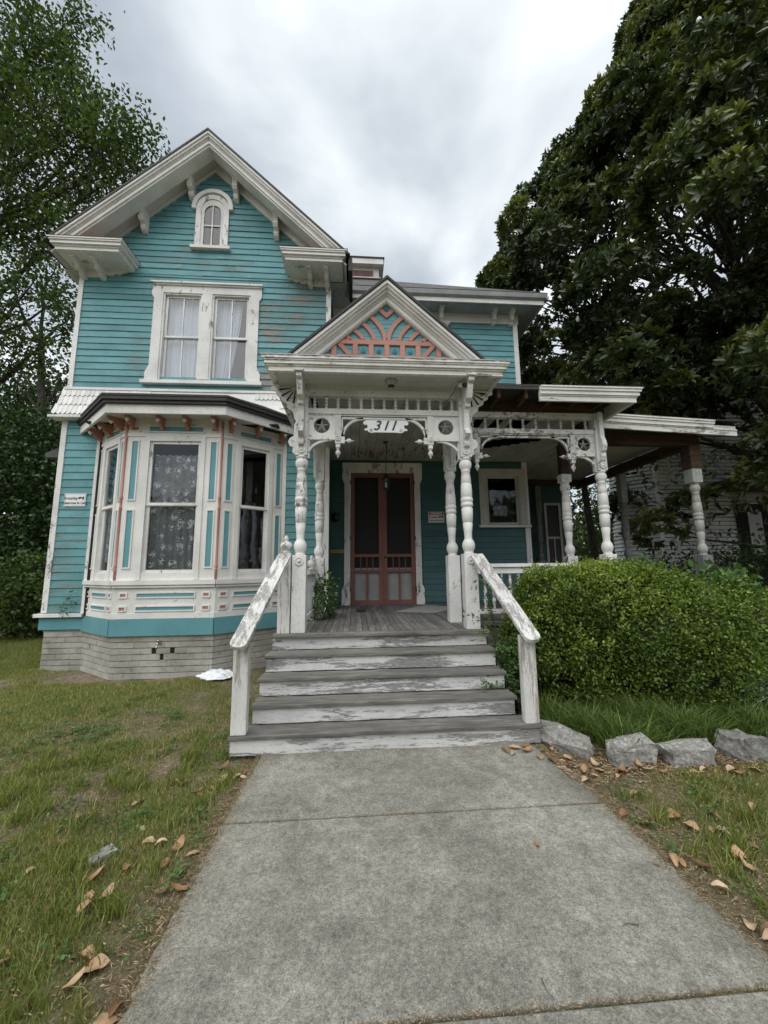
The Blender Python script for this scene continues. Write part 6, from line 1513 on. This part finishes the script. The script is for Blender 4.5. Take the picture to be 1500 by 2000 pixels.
RLf = [(1.41, 3.9), (1.46, 3.84), (1.68, 3.74), (1.64, 3.95), (1.89, 3.97), (1.96, 3.52), (2.1, 3.52), (2.12, 3.62), (2.26, 3.48), (2.27, 3.47), (1.9, 3.4), (2.47, 3.44), (2.85, 3.39), (2.96, 3.41), (2.77, 3.38), (3.2, 3.40), (3.19, 3.34), (3.36, 3.35), (3.38, 3.89), (1.97, 2.79), (2.2, 2.86), (2.86, 2.9), (1.98, 2.38), (1.94, 2.21), (2.24, 2.35), (1.9, 2.02), (1.93, 1.95), (1.9, 2.44), (2.25, 2.76), (1.91, 3.59), (2.21, 3.42), (1.94, 3.73), (1.52, 3.93), (1.6, 3.86), (1.75, 3.65), (2.6, 3.42), (3.05, 3.38)]
for i in range(40):
    (RLf if i < 24 else LL).append((rnd.uniform(1.86, 2.5), rnd.uniform(1.7, 3.9)) if i < 24 else (-.95-abs(rnd.gauss(0, .35)), rnd.uniform(1.7, 3.9)))
k = 0
def putleaf(x, y, label, group=None, z=None, s=1.0):
    global k
    o = bpy.data.objects.new('dry_leaf', LM[k % 13]); k += 1
    on = -.9 < x < 1.81 and y < 4.1
    link(o, None, (x, y, (.008 if on else float(hgt(np.array(x), np.array(y)))+.012) if z is None else z))
    o.rotation_euler = (rnd.uniform(-.25, .25)*(0 if on else 1), rnd.uniform(-.25, .25)*(0 if on else 1), rnd.uniform(0, 6.28)); o.scale = (s*rnd.uniform(.6, 1.0),)*3; tag(o, label, 'leaf', group)
for (x, y) in LL:
    w1 = 'beside the bottom step' if y > 3.6 else ('below the left handrail post' if y > 3.2 else ('level with the flat grey stone' if y > 2.6 else 'in the near foreground'))
    w2 = 'at the very edge of the path' if x > -1.0 else ('a hand from the path edge' if x > -1.25 else ('well into the lawn' if x > -1.6 else 'far out in the lawn'))
    putleaf(x, y, 'tan magnolia leaf %s, %s' % (w1, w2), 'fallen magnolia leaves left of the path')
for (x, y) in RLf:
    if y > 3.3:
        w1 = 'by the bottom step' if x < 1.8 else ('by the slanting granite block' if x < 2.35 else ('by the upright granite block' if x < 2.75 else ('before the low granite block' if x < 3.15 else 'before the darkest granite block')))
        w2 = 'on the path side' if y < 3.45 else ('close against the stone' if y > 3.8 else 'in the heap of litter')
        putleaf(x, y, 'tan magnolia leaf %s, %s' % (w1, w2), 'fallen magnolia leaves by the granite blocks', s=1.05)
    else:
        w1 = 'beside the upper slab' if y > 2.7 else ('beside the middle of the path' if y > 2.3 else 'near the bottom right photo corner')
        w2 = 'at the path edge' if x < 1.95 else ('in the bare strip' if x < 2.1 else 'out in the grass')
        putleaf(x, y, 'tan magnolia leaf %s, %s' % (w1, w2), 'fallen magnolia leaves right of the path')
putleaf(1.13, 2.64, 'single reddish brown leaf lying alone on the concrete path', s=.55); putleaf(-.16, 3.76, 'small dry leaf at the top edge of the path below the bottom step', s=.4); putleaf(1.74, 2.42, 'small pale leaf at the right edge of the path', s=.5)
putleaf(1.78, 7.42, 'brown curled leaf lying on the grey porch mat', z=FL+.02, s=1.2)
rock('flagstone', -1.56, 2.81, .17, .10, .03, .9, mRock, 'flat grey stone half sunk in the lawn left of the path', 'stone', z=-.02, seed=5, cuts=2)
m = MB()
for (x, y) in ((.78, 1.86), (1.36, 2.06)):
    a = rnd.uniform(0, 6); m.tube([(x, y, .012), (x+.05*math.cos(a), y+.05*math.sin(a), .016), (x+.085*math.cos(a+.2), y+.085*math.sin(a+.2), .012)], .002, .001, 5)
tag(m.build('fallen_twigs', mBark), 'small dark twigs scattered on the concrete path', 'twigs', kind='stuff')
